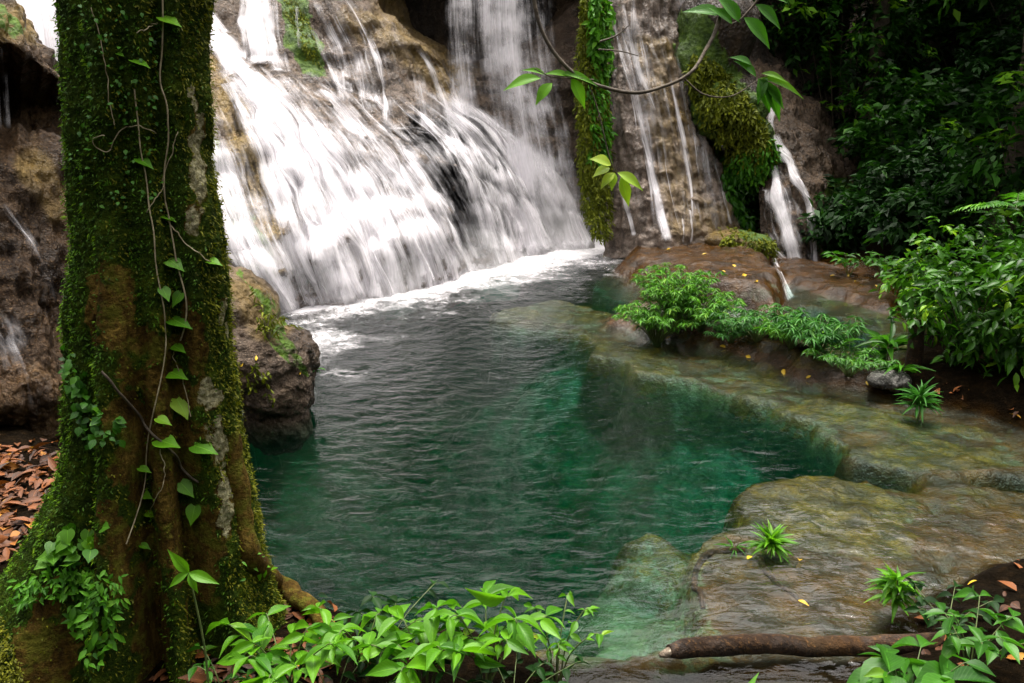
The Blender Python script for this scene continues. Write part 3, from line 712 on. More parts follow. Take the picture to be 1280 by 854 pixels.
for i in range(230):
    t = 7 * (i + rng.random()) / 230
    k = min(int(t), 6); f = t - k
    ln = GD[k] * (1 - f) + GD[k + 1] * f
    a = rng.random() ** 1.6 * .35; b = 1 - rng.random() ** 2 * .35
    sub = catmull(ln, 60)[int(a * 60):max(int(b * 60), int(a * 60) + 20)]
    sub = sub[np.linspace(0, len(sub) - 1, 8).astype(int)] + rng.normal(0, 1.2, (8, 2))
    d0 = np.interp(t * 2, range(15), D0); d1 = np.interp(t * 2, range(15), D1)
    dd = [d0 + (d1 - d0) * x for x in np.linspace(a, b, 5)]
    w = rng.uniform(6, 26)
    main.on(sub, [w * .7, w, w * 1.15], np.array(dd) * .60 + rng.normal(0, .09), ['casc'], .04 + .12 * rng.random(), 40, 7, .05, (.2, .03))
for t in np.linspace(.15, 6.9, 44):
    k = min(int(t), 6); f = t - k; ln = GD[k] * (1 - f) + GD[k + 1] * f
    d1 = np.interp(t * 2, range(15), D1); d0 = np.interp(t * 2, range(15), D0)
    main.on(ln + rng.normal(0, 1.5, (6, 2)), [26, 34, 38], [.18 + .28 * d0, .2 + .32 * d0, .24 + .36 * d1, .26 + .4 * d1], ['casc'], .03 + .02 * rng.random(), 44, 7, .02, (.08, .03))
for x0 in np.linspace(375, 540, 15):
    y0 = np.interp(x0, [375, 440, 500, 540], [0, 0, 40, 70]); x0 += rng.normal(0, 3)
    main.on([(x0, y0), (x0 + 22, y0 + 40), (x0 + 36, y0 + 80), (x0 + 42, min(y0 + 130, 168))], [14, 20, 24], np.array([.36, .42, .42]) + rng.normal(0, .06), ['casc'], .05, 36, 7, .03, (.1, .08))
for ln, w, d in [   # upper tier: chutes and thin veils
    ([(225, 5), (258, 45), (290, 84), (335, 135)], (22, 26, 34), (.85, .9, .9)), ([(245, 0), (270, 40), (300, 80)], (16, 22, 30), (.8, .85, .8)),
    ([(318, -30), (322, 30), (328, 84)], (26, 34, 44), (.9, .85, .95)), ([(306, -30), (308, 30), (312, 80)], (16, 22, 26), (.7, .75, .8)), ([(340, -30), (342, 30), (350, 90)], (16, 20, 30), (.6, .6, .7)),
    ([(368, 10), (372, 40), (374, 62)], (5, 5, 6), (.8, .7, .7)), ([(385, 5), (402, 50), (420, 90), (440, 135)], (22, 26, 36), (.4, .45, .55)),
    ([(405, -10), (430, 40), (450, 90), (470, 150)], (20, 24, 30), (.4, .42, .5)), ([(430, 0), (462, 55), (478, 105), (482, 158)], (8, 10, 12), (.75, .7, .75)),
    ([(455, 10), (490, 60), (512, 110), (522, 160)], (24, 28, 26), (.36, .4, .42)), ([(480, 25), (515, 80), (535, 130), (545, 165)], (20, 24, 26), (.3, .36, .4)),
    ([(545, 166), (575, 172), (600, 168), (622, 172)], (7, 8, 6), (.8, .7, .6)), ([(484, 160), (505, 162), (540, 166)], (8, 6, 6), (.8, .7, .7)),
    ([(555, 170), (580, 215), (596, 265), (604, 312)], (60, 70, 60), (.3, .3, .34)), ([(520, 175), (560, 215), (585, 262), (600, 315)], (46, 56, 56), (.32, .34, .38))]:
    for rep in range(2): main.on(np.array(ln) + rng.normal(0, 2, (1, 2)), w, np.array(d) * .72 + .06, ['casc'], .05 + .06 * rep, 36, 7, .04, (.06, .08))
for i in range(26):
    f = rng.random(); ln = np.array([(528 + 70 * f, 150 + 6 * f), (548 + 66 * f, 186), (566 + 62 * f, 222), (584 + 56 * f, 262), (600 + 46 * f, 316)]) + rng.normal(0, 2, (1, 2))
    w = rng.uniform(10, 26); main.on(ln, [w * .7, w, w * 1.1], [.38, .5, .5, .52], ['casc'], .05 + .12 * rng.random(), 40, 7, .04, (.15, .05))
main.build('broad white cascade fanning down the tiered brown rock beside the tree')

curt = Fall()
for i in range(30):
    f = (i + rng.random()) / 30
    x0 = 562 + 112 * f + rng.normal(0, 3); x1 = 596 + 118 * f ** .9 + rng.normal(0, 4)
    yb = np.interp(f, [0, .3, .6, 1], [232, 262, 296, 308]) - rng.random() * 20
    Y = 18.9 - .35 * rng.random() + .2 * f
    den = np.interp(f, [0, .12, .3, .45, .6, .8, 1], [.8, .55, .5, .62, .85, .62, .52]) * .74
    Yb = np.interp(yb, [230, 310], [17.9, 18.3]) + .2 * rng.random()
    curt.free([(x0, -190, Y + .2), (x0 + 1, -60, Y), (x0 * .9 + x1 * .1, 60, Y - .15), (x0 * .5 + x1 * .5, 170, (Y + Yb) / 2), (x1, yb, Yb)],
              (.35, .45, .6, .7), (den * 1.05, den, den * .9, den * 1.0), ends=(.02, .15))
for i in range(40):      # spray fanning over the rock below the curtain
    f = rng.random(); ln = [(590 + 85 * f, 190 + 50 * f), (604 + 90 * f, 225 + 40 * f), (622 + 94 * f, 262 + 25 * f), (640 + 90 * f, 318 - 8 * f)]
    w = rng.uniform(8, 24); curt.on(np.array(ln) + rng.normal(0, 3, (1, 2)), [w * .6, w, w * 1.3], [.35, .5, .62], ['casc'], .06 + .1 * rng.random(), 30, 6, .04, (.25, .06))
curt.build('tall free white curtain of water falling in front of the dark hollow')

wall = Fall()
WA = np.array([(754, -20), (764, 60), (774, 150), (784, 230), (796, 298)], float); WB = np.array([(862, -10), (876, 60), (892, 140), (904, 220), (916, 286)], float)
for i in range(54):
    t = rng.random(); ln = WA * (1 - t) + WB * t + rng.normal(0, 2.5, (5, 2)) + np.array([[0, 0], [4, 0], [9, 0], [12, 0], [10, 0]]) * rng.uniform(.3, 1.5)
    a = rng.random() * .6; b = min(1, a + rng.uniform(.3, .9)); sub_ = catmull(ln, 50)[int(a * 49):int(b * 49) + 1]; sub_ = sub_[np.linspace(0, len(sub_) - 1, 6).astype(int)]
    w = rng.uniform(2.5, 12); d_ = rng.uniform(.34, .56) + .12 * (w < 5); wall.on(sub_, [w * .5, w, w * .8], [d_ * .8, d_, d_ * rng.uniform(.6, 1.3)], ['wallr'], .03, 40, 5, .015, (.2, .2))
for ln, w, d in [
    ([(757, -20), (775, 60), (800, 150), (818, 230), (834, 300)], (7, 8, 12), (.55, .6, .95)), ([(800, 165), (815, 220), (828, 270), (836, 302)], (6, 9, 10), (.6, .8, 1.0)),
    ([(770, -20), (790, 60), (812, 120), (838, 190), (850, 290)], (10, 8, 5), (.7, .5, .3)), ([(838, -30), (852, 10), (864, 40), (876, 66)], (12, 16, 12), (.8, .85, .7)),
    ([(850, -10), (868, 30), (880, 62)], (6, 8, 8), (.8, .8, .7)), ([(808, 10), (815, 60), (838, 110), (848, 170), (852, 190)], (5, 5, 4), (.6, .55, .4)),
    ([(770, 210), (782, 250), (794, 296)], (5, 6, 7), (.5, .55, .6)), ([(752, -10), (760, 80), (768, 160), (775, 220)], (20, 24, 20), (.4, .34, .3)),
    ([(862, 262), (864, 285), (862, 304)], (4, 4, 5), (.6, .8, .9)), ([(853, 270), (855, 290), (852, 304)], (3, 3, 4), (.5, .7, .8)), ([(890, 200), (902, 240), (912, 282)], (4, 5, 5), (.5, .6, .5)),
    ([(785, 20), (800, 90), (820, 170), (835, 240)], (40, 46, 46), (.34, .34, .3)), ([(840, 60), (855, 140), (870, 220), (880, 290)], (36, 40, 44), (.3, .32, .34)), ([(768, 60), (778, 160), (790, 260)], (26, 30, 30), (.36, .34, .34))]:
    wall.on(ln, w, np.array(d) * .62 + .2 + rng.normal(0, .04), ['wallr'], .035, 50, 5, .02, (.12, .04))
wall.build('thin white trickles streaking the sloping grey rock wall')

sidef = Fall()
for ln, w, d in [
    ([(962, 132), (964, 160), (966, 196), (972, 240), (985, 290), (996, 334)], (9, 14, 20, 22), (.7, .85, .9, .9)), ([(966, 160), (972, 210), (978, 270), (990, 332)], (8, 14, 14), (.7, .7, .7)),
    ([(968, 168), (985, 200), (996, 230), (1010, 262), (1014, 334)], (8, 8, 10, 12), (.8, .7, .75, .85)), ([(996, 225), (1002, 240), (1016, 275), (1018, 334)], (5, 6, 8), (.6, .7, .8)),
    ([(975, 210), (990, 260), (1004, 330)], (20, 26, 28), (.35, .3, .35)), ([(960, 240), (968, 290), (980, 325)], (10, 10, 12), (.6, .5, .5))]:
    for rep in range(3): sidef.on(np.array(ln) + rng.normal(0, 1, (1, 2)), np.array(w) * rng.uniform(.6, 1.1), np.array(d) * .66 + .1 + rng.normal(0, .05), ['farr'], .05 + .05 * rep, 40, 6, .05, (.03, .04))
sidef.build('narrow forked side waterfall on the shaded rock at the forest edge')

spill = Fall()
for ln, w, d in [([(966, 318), (972, 335), (980, 353), (988, 373)], (5, 6, 7, 14), (.5, .8, .95, 1)), ([(978, 352), (983, 364), (989, 375)], (5, 8, 14), (.6, .9, 1)), ([(940, 345), (946, 362), (950, 384)], (4, 5, 5), (.4, .5, .4))]:
    spill.on(ln, w, np.array(d) * .72, ['ground'], .015, 24, 5, .01, (.25, .12))
spill.build('small white spill running off the orange ledge into the back pool')

lf = Fall()
for ln, w, d in [([(2, 50), (8, 90), (14, 158)], (4, 5, 9), (.7, .7, .8)), ([(14, 60), (19, 100), (22, 160)], (4, 4, 7), (.6, .6, .7))]:
    a = np.array([cast(x, y, ['left'])[0] for x, y in ln[:1]])[0]; b = cast(*ln[2], ['left'])[0]
    c_ = catmull(np.array([a + [0, -.12, 0], [a[0], a[1] - .2, (a[2] + b[2]) / 2], [a[0], a[1] - .25, b[2]]]), 30)
    q = np.linspace(-.5, .5, 5); g = c_[:, None] + q[None, :, None] * np.array([.07, 0, 0]); lf.strip(g, np.array(d) * .9, (.05, .1))
lf.build('two thin threads of water dropping across the hollow in the left rock')
lt_ = Fall()
for ln, w, d in [([(-20, 240), (15, 275), (48, 312), (76, 330)], (6, 8, 9, 8), (.5, .6, .7, .5)), ([(0, 255), (30, 300), (50, 340), (62, 375)], (7, 8, 10), (.7, .65, .4)),
    ([(-30, 350), (0, 400), (20, 460), (40, 525)], (30, 40, 46), (.5, .5, .4)), ([(-10, 380), (30, 430), (60, 500)], (30, 40, 36), (.42, .42, .36)), ([(-40, 420), (-5, 470), (15, 525)], (36, 46, 40), (.5, .5, .45)),
    ([(10, 400), (45, 440), (75, 470)], (14, 18, 20), (.45, .4, .3))]:
    for rep in range(2): lt_.on(np.array(ln) + rng.normal(0, 5, (1, 2)), np.array(w) * (1.3 + rep), np.array(d) * .5 + .07, ['left'], .03, 40, 6, .02, (.12, .12))
lt_.build('faint misty water film sliding down the brown rock at the left edge')
run = Fall()
for i in range(14):
    x = 372 + 30 * rng.random(); ln = [(x - 26, 368), (x - 4, 405), (x + 12, 440), (x + 14 + 6 * rng.random(), 500 + 20 * rng.random())]
    a = np.array([P(q[0], q[1], Y_) for q, Y_ in zip(ln, (9.9, 9.5, 9.2, 9.0))]); c_ = catmull(a, 30); q = np.linspace(-.5, .5, 5); w = rng.uniform(.08, .22)
    run.strip(c_[:, None] + q[None, :, None] * np.array([w, 0, 0]), [.3, .42, .42, .36], (.3, .3))
run.build('white run of water slipping down behind the pool boulder')
fa = Fall()
for i in range(16):
    x = 8 + 6 * i + rng.normal(0, 3); y0 = -60 + rng.normal(0, 6)
    fa.free([(x - 20, -150, 13.4), (x, -40, 12.8), (x + 18, 60, 12.2), (x + 30, 170, 11.9), (x + 40, 300, 11.7)], (.25, .3, .35), (.85, .8, .8))
fa.build('white chute of water seen between the left rock and the mossy trunk')

m, nt, N = new_mat('mist')
N.out(None, N('ShaderNodeVolumeScatter', {'Color': (1, 1, 1, 1), 'Density': .26, 'Anisotropy': .1}).outputs[0])
mv, mf, nn_ = [], [], 0
for (px, py, rx, ry, rz_) in [(430, 362, 1.6, .9, .65), (540, 338, 1.9, 1.0, .75), (640, 312, 1.8, 1.1, 1.0), (695, 300, 1.3, 1.0, 1.2)]:
    c_ = G(px, py); th_ = np.linspace(0, 2 * np.pi, 32, endpoint=False); ph_ = np.linspace(.02, np.pi - .02, 20)
    d_ = np.stack([np.sin(ph_)[:, None] * np.cos(th_), np.sin(ph_)[:, None] * np.sin(th_), np.cos(ph_)[:, None] + 0 * th_], -1).reshape(-1, 3)
    mv.append(c_ + np.array([0, -.1, .1]) + d_ * np.array([rx, ry, rz_]) * (1 + .3 * fbm(d_ * 1.5 + px, 3))[:, None]); mf.append(grid_faces(20, 32, True) + nn_); nn_ += len(d_)
tag(link('mist', make_mesh('mist', np.concatenate(mv), np.concatenate(mf)), m), 'thin white mist hanging over the foot of the falls', 'mist', kind='stuff')

# ================================================================== THE MOSSY TREE
TY = 3.9
rows_ = [(-620, 84, 250), (-200, 74, 252), (0, 70, 253), (100, 74, 250), (200, 78, 254), (300, 85, 275), (400, 87, 285), (500, 88, 294), (600, 96, 302), (700, 104, 312), (800, 112, 322), (900, 116, 326)]
tz = np.array([P(0, r[0], TY)[2] for r in rows_])[::-1]; txl = np.array([P(r[1] + 8, r[0], TY)[0] for r in rows_])[::-1]; txr = np.array([P(r[2], r[0], TY)[0] for r in rows_])[::-1]
nz_, nth = 620, 340
zz = np.linspace(.05, tz[-1], nz_); thh = np.linspace(0, 2 * np.pi, nth, endpoint=False)
cxz = np.interp(zz, tz, (txl + txr) / 2); rz = np.interp(zz, tz, (txr - txl) / 2)
rr = np.ones((nz_, nth)) * rz[:, None]
def lobe(deg, kap, zt, amp, pw):
    a = amp * np.clip((zt - zz) / zt, 0, 1) ** pw
    return a[:, None] * np.exp(kap * (np.cos(thh - R(deg)) - 1))[None]
rr = rr + lobe(196, 9, 2.0, 1.45, 2.6) + lobe(232, 16, 1.9, .75, 2.2) + lobe(262, 60, 2.6, .38, 1.3) + lobe(290, 60, 1.9, .32, 1.4) + lobe(325, 22, 1.6, .30, 1.5) + lobe(10, 10, 1.5, .30, 2.2) + lobe(90, 4, 1.6, .5, 2)
# grooves between the flutes, a flat slab of trunk on the right
for deg, kap, am, zt in ((276, 90, .20, 2.1), (246, 60, .16, 2.1), (306, 70, .15, 2.3), (312, 120, .05, 7), (284, 120, .04, 7)):
    rr -= am * np.clip(1 - (zz / zt) ** 2, 0.12, 1)[:, None] * np.exp(kap * (np.cos(thh - R(deg)) - 1))[None]
tv = np.stack([cxz[:, None] + rr * np.cos(thh), TY + .92 * rr * np.sin(thh), np.repeat(zz[:, None], nth, 1)], -1).reshape(-1, 3)
td = np.tile(np.stack([np.cos(thh), np.sin(thh), 0 * thh], -1), (nz_, 1))
tv = tv + td * (.035 * fbm(tv * np.array([3.5, 3.5, 1.2]), 4) + .018 * fbm(tv * np.array([16, 16, 4]), 4) + .008 * fbm(tv * 45, 2))[:, None]
tf = grid_faces(nz_, nth, True)
BV['trunk'] = BVHTree.FromPolygons(tv.tolist(), tf.tolist())
tn = unit(np.cross(np.roll(tv.reshape(nz_, nth, 3), -1, 1) - np.roll(tv.reshape(nz_, nth, 3), 1, 1), np.gradient(tv.reshape(nz_, nth, 3), axis=0))).reshape(-1, 3)
tn = np.where(((tn * td).sum(1) < 0)[:, None], -tn, tn)
# bark kinds: R moss, G pale lichen bark, B brown root bark
def near(cs, jit=.06):
    d = np.full(len(tv), 9.0)
    for px, py, r in cs:
        p, _ = cast(px, py, ['trunk'])
        if p is not None: d = np.minimum(d, np.linalg.norm((tv - p) * np.array([1, 1, .4]), axis=1) / r)
    return d + 1.2 * fbm(tv * 9 + 3, 4) * .6
pale = .85 - .85 * sstep(.3, 1.2, near([(249, 165, .035), (246, 190, .05), (247, 215, .055), (249, 240, .05), (243, 275, .045), (280, 385, .03), (283, 415, .03), (272, 525, .07), (276, 560, .07), (280, 595, .06), (263, 500, .05), (244, 128, .035), (281, 640, .05)]))
brown = .85 - .85 * sstep(.4, 1.5, near([(150, 395, .10), (200, 490, .13), (240, 430, .06), (165, 560, .14), (205, 620, .16), (250, 690, .12), (150, 690, .10), (190, 770, .16), (60, 830, .15), (225, 560, .1), (120, 378, .05)]))
mossk = np.clip(1 - brown * 1.05 - pale * 1.3 + .15 * fbm(tv * 5, 3), 0, 1)
m, nt, N = new_mat('mossy_bark')
pos = objpos(N); k = N.sep(N.attr('kind', 'Color'))
a1 = N.noise(N.scale(pos, (1, 1, .35)), 14, 6, .65); a2 = N.noise(pos, 60, 4, .7); a3 = N.noise(pos, 9, 5, .7)
bark = N.ramp(a1, [(.3, (.014, .008, .002)), (.5, (.075, .045, .007)), (.68, (.18, .12, .024))])
bark = N.mix(N.maprange(a2, .35, .6, .6, 0), bark, (.03, .018, .006))
bark = N.mix(N.maprange(a3, .46, .64, 0, .8), bark, (.10, .105, .012))
palec = N.ramp(a2, [(.3, (.10, .085, .03)), (.5, (.25, .235, .13)), (.7, (.40, .38, .25))])
mossc = N.ramp(N.math('ADD', N.math('MULTIPLY', a3, .6), N.math('MULTIPLY', a2, .4)), [(.32, (.005, .010, .0015)), (.48, (.020, .038, .003)), (.6, (.044, .068, .004)), (.75, (.10, .125, .008))])
c = N.mix(N.maprange(N.math('ADD', k[0], N.math('MULTIPLY', N.math('SUBTRACT', a3, .5), .9)), .4, .62), bark, mossc)
c = N.mix(N.maprange(N.math('ADD', k[1], N.math('MULTIPLY', N.math('SUBTRACT', N.noise(pos, 26, 5, .75), .5), 2.2)), .42, .6), c, palec)
hb = N.math('ADD', N.math('MULTIPLY', a1, .6), N.math('MULTIPLY', a2, .5))
N.out(N('ShaderNodeBsdfPrincipled', {'Base Color': c, 'Roughness': .85, 'Normal': N.bump(hb, 1.0, .055), 'Specular IOR Level': .06}).outputs[0])
M_bark = m
tree = thing('mossy_tree', 'big moss covered tree trunk with flared buttress roots, heart leaved vines climbing it', 'tree', (cxz[0], TY, .3))
link('trunk', make_mesh('trunk', tv, tf, None, {'kind': np.c_[mossk, pale, brown, np.ones(len(tv))]}), M_bark, tree)
M_moss = leaf_mat('moss_tufts', (.010, .028, .0015), (.075, .19, .005), (.18, .32, .008), .3, .6, False)
M_moss2 = leaf_mat('yellow_moss_tufts', (.04, .05, .002), (.18, .19, .006), (.30, .29, .015), .3, .6, False)
front = ((tn * (CAM - tv)).sum(1) > -.35 * np.linalg.norm(CAM - tv, axis=1)) & (tv[:, 2] < 4.0)
w = np.where(front, (.10 + np.clip(mossk - .15, 0, 1)) * np.repeat(rr.ravel() * 1.0, 1), 0); w /= w.sum()
idx = rng.choice(len(tv), 46000, p=w)
clump = fbm(tv[idx] * 22, 3)
warm = (tn[idx, 0] * .9 + .25 * fbm(tv[idx] * 4, 3) + .35 * (mossk[idx] < .35) + .25 * np.clip(1.6 - tv[idx, 2], 0, 1)) > .5  # right-facing tufts go yellow, with the trunk's lit side in their brighter colour
for nm_, sel, mt_ in (('moss', ~warm, M_moss), ('yellow_moss', warm, M_moss2)):
    ii = idx[sel]; n_ = len(ii); mo = MB(); cl_ = clump[sel]
    mo.leaves(DIAM, tv[ii] + rng.normal(0, .006, (n_, 3)), unit(tn[ii] * .8 + np.array([0, 0, -.55]) + rng.normal(0, .45, (n_, 3))), tn[ii] + rng.normal(0, .4, (n_, 3)),
              rng.uniform(.008, .022, n_) * (1 + .8 * np.clip(cl_, -.5, 1)) * (.55 + .45 * np.clip(mossk[ii] * 2, 0, 1)), rng.uniform(.004, .009, n_), np.clip(.22 + .35 * cl_ + .2 * rng.random(n_) + .45 * (tn[ii, 0] < -.75), 0, .98))  # left-facing tufts lighter: a backlit rim painted into their tone
    mo.build(nm_, mt_, tree)
# small plants rooted in the moss, high on the trunk
def on_trunk(px, py):
    return cast(px, py, ['trunk'])
rt = MB()
def root(pts, rad, res=50):
    c = catmull(np.array(pts, float), res); n = fbm(c * 6, 3); c = c + np.c_[n, n * .5, n * .6] * .02
    rt.tube(c, np.interp(np.linspace(0, 1, res), np.linspace(0, 1, len(rad)), rad) * (1 + .12 * fbm(c * 9, 2)), 14)
def gp_(px, py, dz=0.0):
    p, n = cast(px, py, ['ground']); return p + np.array([0, 0, dz])
root([P(285, 540, 3.85), P(299, 640, 3.82), P(316, 700, 3.82), gp_(345, 742, .06), gp_(385, 765, .05), gp_(420, 800, .02), gp_(470, 830, -.02)], (.05, .055, .06, .055, .045, .04, .03))
rt.build('root', M_bark, tree)

# roots and log lying in the stream
M_log = rock_mat('wet_log', (.010, .005, .002), (.038, .018, .006), (.095, .046, .013), wet=.9, grain=.5, attr=False)
lg = MB(); c = [P(836, 815, 4.30), P(870, 809, 4.36), P(940, 806, 4.40), P(1030, 808, 4.40), P(1130, 806, 4.36), P(1190, 800, 4.4)]
cc = catmull(np.array(c), 70); cc[:, 2] += .012 * fbm(cc * 5, 3); lg.tube(cc, (.036 + .020 * sstep(0, .15, np.linspace(0, 1, 70))) * (1 + .05 * fbm(cc * 4, 3)), 20)
log = thing('log', 'brown wet log lying across the stream in front of the slabs', 'log', cc[35]); lg.build('stem', M_log, log)
st_ = MB(); st_.tube([P(824, 820, 4.28), P(832, 817, 4.29), P(842, 813, 4.31)], (.010, .026, .030), 10); st_.build('broken_end', rock_mat('pale_wood', (.12, .09, .06), (.28, .22, .16), (.42, .36, .28), attr=False), log)
def roots(label, lines, rad):
    mb = MB(); first = None
    for ln in lines:
        pts = [gp_(x, y, .02) for x, y in ln]; first = pts[0] if first is None else first
        pts = catmull(np.array(pts), 40); pts[:, 2] = np.array([gz(a, b) for a, b in pts[:, :2]]) + .0
        mb.tube(pts + .015 * fbm(pts * 6, 3)[:, None], rad * np.linspace(1.1, .5, 40), 8)
    return tag(mb.build('tree_root', M_log), label, 'root')
roots('brown looping root across the submerged slab, left of the leafy tuft', [[(930, 692), (905, 690), (878, 700), (868, 728), (880, 760)]], .034)
roots('dark forked root trailing down from the leafy tuft', [[(948, 697), (962, 720), (985, 738), (1002, 752)]], .024)

# ================================================================== PLANTS
M_leafF = leaf_mat('bright_leaf', (.028, .14, .005), (.14, .37, .010), (.42, .46, .03), .48)
M_leafM = leaf_mat('mid_leaf', (.012, .07, .004), (.06, .22, .009), (.14, .30, .014), .42)
M_leafD = leaf_mat('dark_leaf', (.003, .014, .002), (.012, .055, .005), (.03, .10, .008), .3, .55, False)  # shade of forest and undergrowth put into the leaf colour
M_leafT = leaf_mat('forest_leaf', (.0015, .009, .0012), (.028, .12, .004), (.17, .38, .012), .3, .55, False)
M_leafS = leaf_mat('shrub_leaf', (.005, .028, .002), (.05, .17, .006), (.20, .37, .014), .32, .38, False)
M_fern = leaf_mat('fern_leaf', (.02, .10, .004), (.085, .26, .012), (.17, .34, .018), .35, .45, False)
M_fernb = leaf_mat('bluish_fern_leaf', (.012, .065, .008), (.05, .19, .025), (.11, .27, .04), .35, .45, False)
M_hang = leaf_mat('hanging_moss', (.03, .045, .002), (.16, .19, .008), (.30, .32, .02), .3, .6, False)
M_yel = leaf_mat('fallen_yellow', (.35, .17, .01), (.62, .42, .02), (.75, .58, .04), .25, .45)
M_litter = leaf_mat('litter', (.02, .008, .003), (.20, .06, .008), (.5, .25, .02), .15, .6)
M_stem = new_mat('green_stem'); N = M_stem[2]; N.out(N('ShaderNodeBsdfPrincipled', {'Base Color': N.ramp(N.noise(objpos(N), 20), [(.3, (.03, .06, .01)), (.7, (.10, .13, .03))]), 'Roughness': .6}).outputs[0]); M_stem = M_stem[0]
M_wood = new_mat('twig_bark'); N = M_wood[2]; N.out(N('ShaderNodeBsdfPrincipled', {'Base Color': N.ramp(N.noise(objpos(N), 12, 5, .7), [(.3, (.02, .014, .008)), (.7, (.11, .085, .055))]), 'Roughness': .8, 'Normal': N.bump(N.noise(objpos(N), 30, 4), .6, .02)}).outputs[0]); M_wood = M_wood[0]
M_pale = new_mat('pale_vine'); N = M_pale[2]; N.out(N('ShaderNodeBsdfPrincipled', {'Base Color': N.ramp(N.noise(objpos(N), 25), [(.3, (.16, .13, .07)), (.7, (.38, .33, .2))]), 'Roughness': .7}).outputs[0]); M_pale = M_pale[0]

def finish(name, label, cat, base, lv, sm, lmat, smat, group=None, leafname='foliage', stemname='stem'):
    t = thing(name, label, cat, base, group)
    if sm.v: sm.build(stemname, smat, t)
    lv.build(leafname, lmat, t)
    return t
ELL_B = tpl_leaf([.06, .45, .85, 1.05, 1.0, .75, .35, .02], .5, .5)
ELL_D = tpl_leaf([.06, .6, .85, .9, .8, .52, .24, .02], .1, .7)
def shrub(label, base, n, hgt, spread, ll, lw, lmat=None, tpl=ELL, per=8, lean=(0, 0), droop=.35, name='shrub', group=None, rmax=.8):
    """leaning stems with alternate leaves"""
    base = np.asarray(base, float); lv, sm = MB(), MB(); up = np.array([0, 0, 1.0])
    for i in range(n):
        a = 6.283 * (i + .6 * rng.random()) / n; o = np.array([math.cos(a), math.sin(a), 0]); s_ = spread * rng.uniform(.35, 1.05); hh_ = hgt * rng.uniform(.65, 1.05)
        e = base + o * s_ + up * hh_ + np.array([*lean, 0]) * rng.uniform(.5, 1)
        c = catmull(np.array([base + o * .02, base * .6 + e * .4 + up * hh_ * .18, e, e + o * .04]), 24)
        sm.tube(c, np.linspace(.0055, .002, 24) * (hgt / .45) ** .5, 5)
        k = max(3, int(per * rng.uniform(.8, 1.25))); ts = np.linspace(.38, .97, k) + rng.normal(0, .015, k)
        pts = np.array([np.interp(np.clip(t, 0, 1) * 23, range(24), c[:, j]) for t in ts for j in range(3)]).reshape(-1, 3)
        az = rng.random() * 6 + np.arange(k) * 2.4 + rng.normal(0, .3, k)
        d = np.c_[np.cos(az), np.sin(az), .25 - droop * rng.uniform(.2, 1.4, k)] + o * .35
        sc = rng.uniform(.55, 1.18, k) * np.interp(ts, [.38, .7, 1], [.85, 1, .8])
        if tpl is ELL and i % 3: tpl_ = (ELL_B, ELL_D)[i % 3 - 1]
        else: tpl_ = tpl
        lv.leaves(tpl_, pts, d, up + rng.normal(0, .38, (k, 3)), ll * sc, lw * sc, np.clip(rng.beta(2, 2, k) * rmax + (rng.random(k) > .93) * .3, 0, .99))
    return finish(name, label, 'plant', base, lv, sm, lmat or M_leafF, M_stem, group)
def fern(label, base, n, L, lmat=None, elev=.7, pin=13, wfrac=.2, name='fern', group=None, facing=None, droop=.9):
    """arching fronds with paired leaflets"""
    base = np.asarray(base, float); lv, sm = MB(), MB(); up = np.array([0, 0, 1.0])
    for i in range(n):
        a = 6.283 * (i + .7 * rng.random()) / n; o = np.array([math.cos(a), math.sin(a), 0]); l = L * rng.uniform(.6, 1.1); e = elev * rng.uniform(.5, 1.3)
        if facing is not None: o = unit(o + facing)
        t = np.linspace(0, 1, 20)
        c = base + o * (l * t * math.cos(e))[:, None] + up * (l * (t * math.sin(e) - droop * .5 * t ** 2))[:, None]
        sm.tube(c, np.linspace(.004, .001, 20), 4)
        tt = np.linspace(.16, .98, pin); pts = np.array([np.interp(tt * 19, range(20), c[:, j]) for j in range(3)]).T
        tg = np.array([np.interp(tt * 19, range(20), np.gradient(c[:, j])) for j in range(3)]).T; tg = unit(tg); sd = unit(np.cross(tg, up))
        wl = l * wfrac * np.sin(np.pi * np.clip(tt * .86 + .12, 0, 1)) ** .8; r0 = rng.beta(2, 2) * .75
        for sg in (-1, 1):
            lv.leaves(ELL_S, pts, sd * sg + tg * .55 + up * .1 - up * .25 * rng.random((pin, 1)), up + rng.normal(0, .15, (pin, 3)), wl, np.maximum(wl * .3, .005), np.clip(r0 + rng.normal(0, .12, pin), 0, .99))
    return finish(name, label, 'fern', base, lv, sm, lmat or M_fern, M_stem, group)
def rosette(label, base, n, ll, lw, lmat=None, tpl=LANCE, name='plant', elev=(.2, 1.1), stemh=.0, group=None, cat='plant'):
    base = np.asarray(base, float); lv, sm = MB(), MB(); up = np.array([0, 0, 1.0])
    top_ = base + up * stemh
    if stemh: sm.tube(np.array([base, base + up * stemh * .5 + [.01, 0, 0], top_]), (.008, .005), 6, res=8)
    a = rng.random(n) * 6.283; e = rng.uniform(*elev, n)
    d = np.c_[np.cos(a) * np.cos(e), np.sin(a) * np.cos(e), np.sin(e)]
    sc = rng.uniform(.6, 1.1, n)
    lv.leaves(tpl, top_ + d * .02 - up * stemh * rng.random((n, 1)) * .5, d, up + d * .01 + rng.normal(0, .2, (n, 3)), ll * sc, lw * sc, np.clip(rng.beta(2, 2, n) * .8 + .05, 0, .98))
    return finish(name, label, cat, base, lv, sm, lmat or M_leafF, M_stem, group)
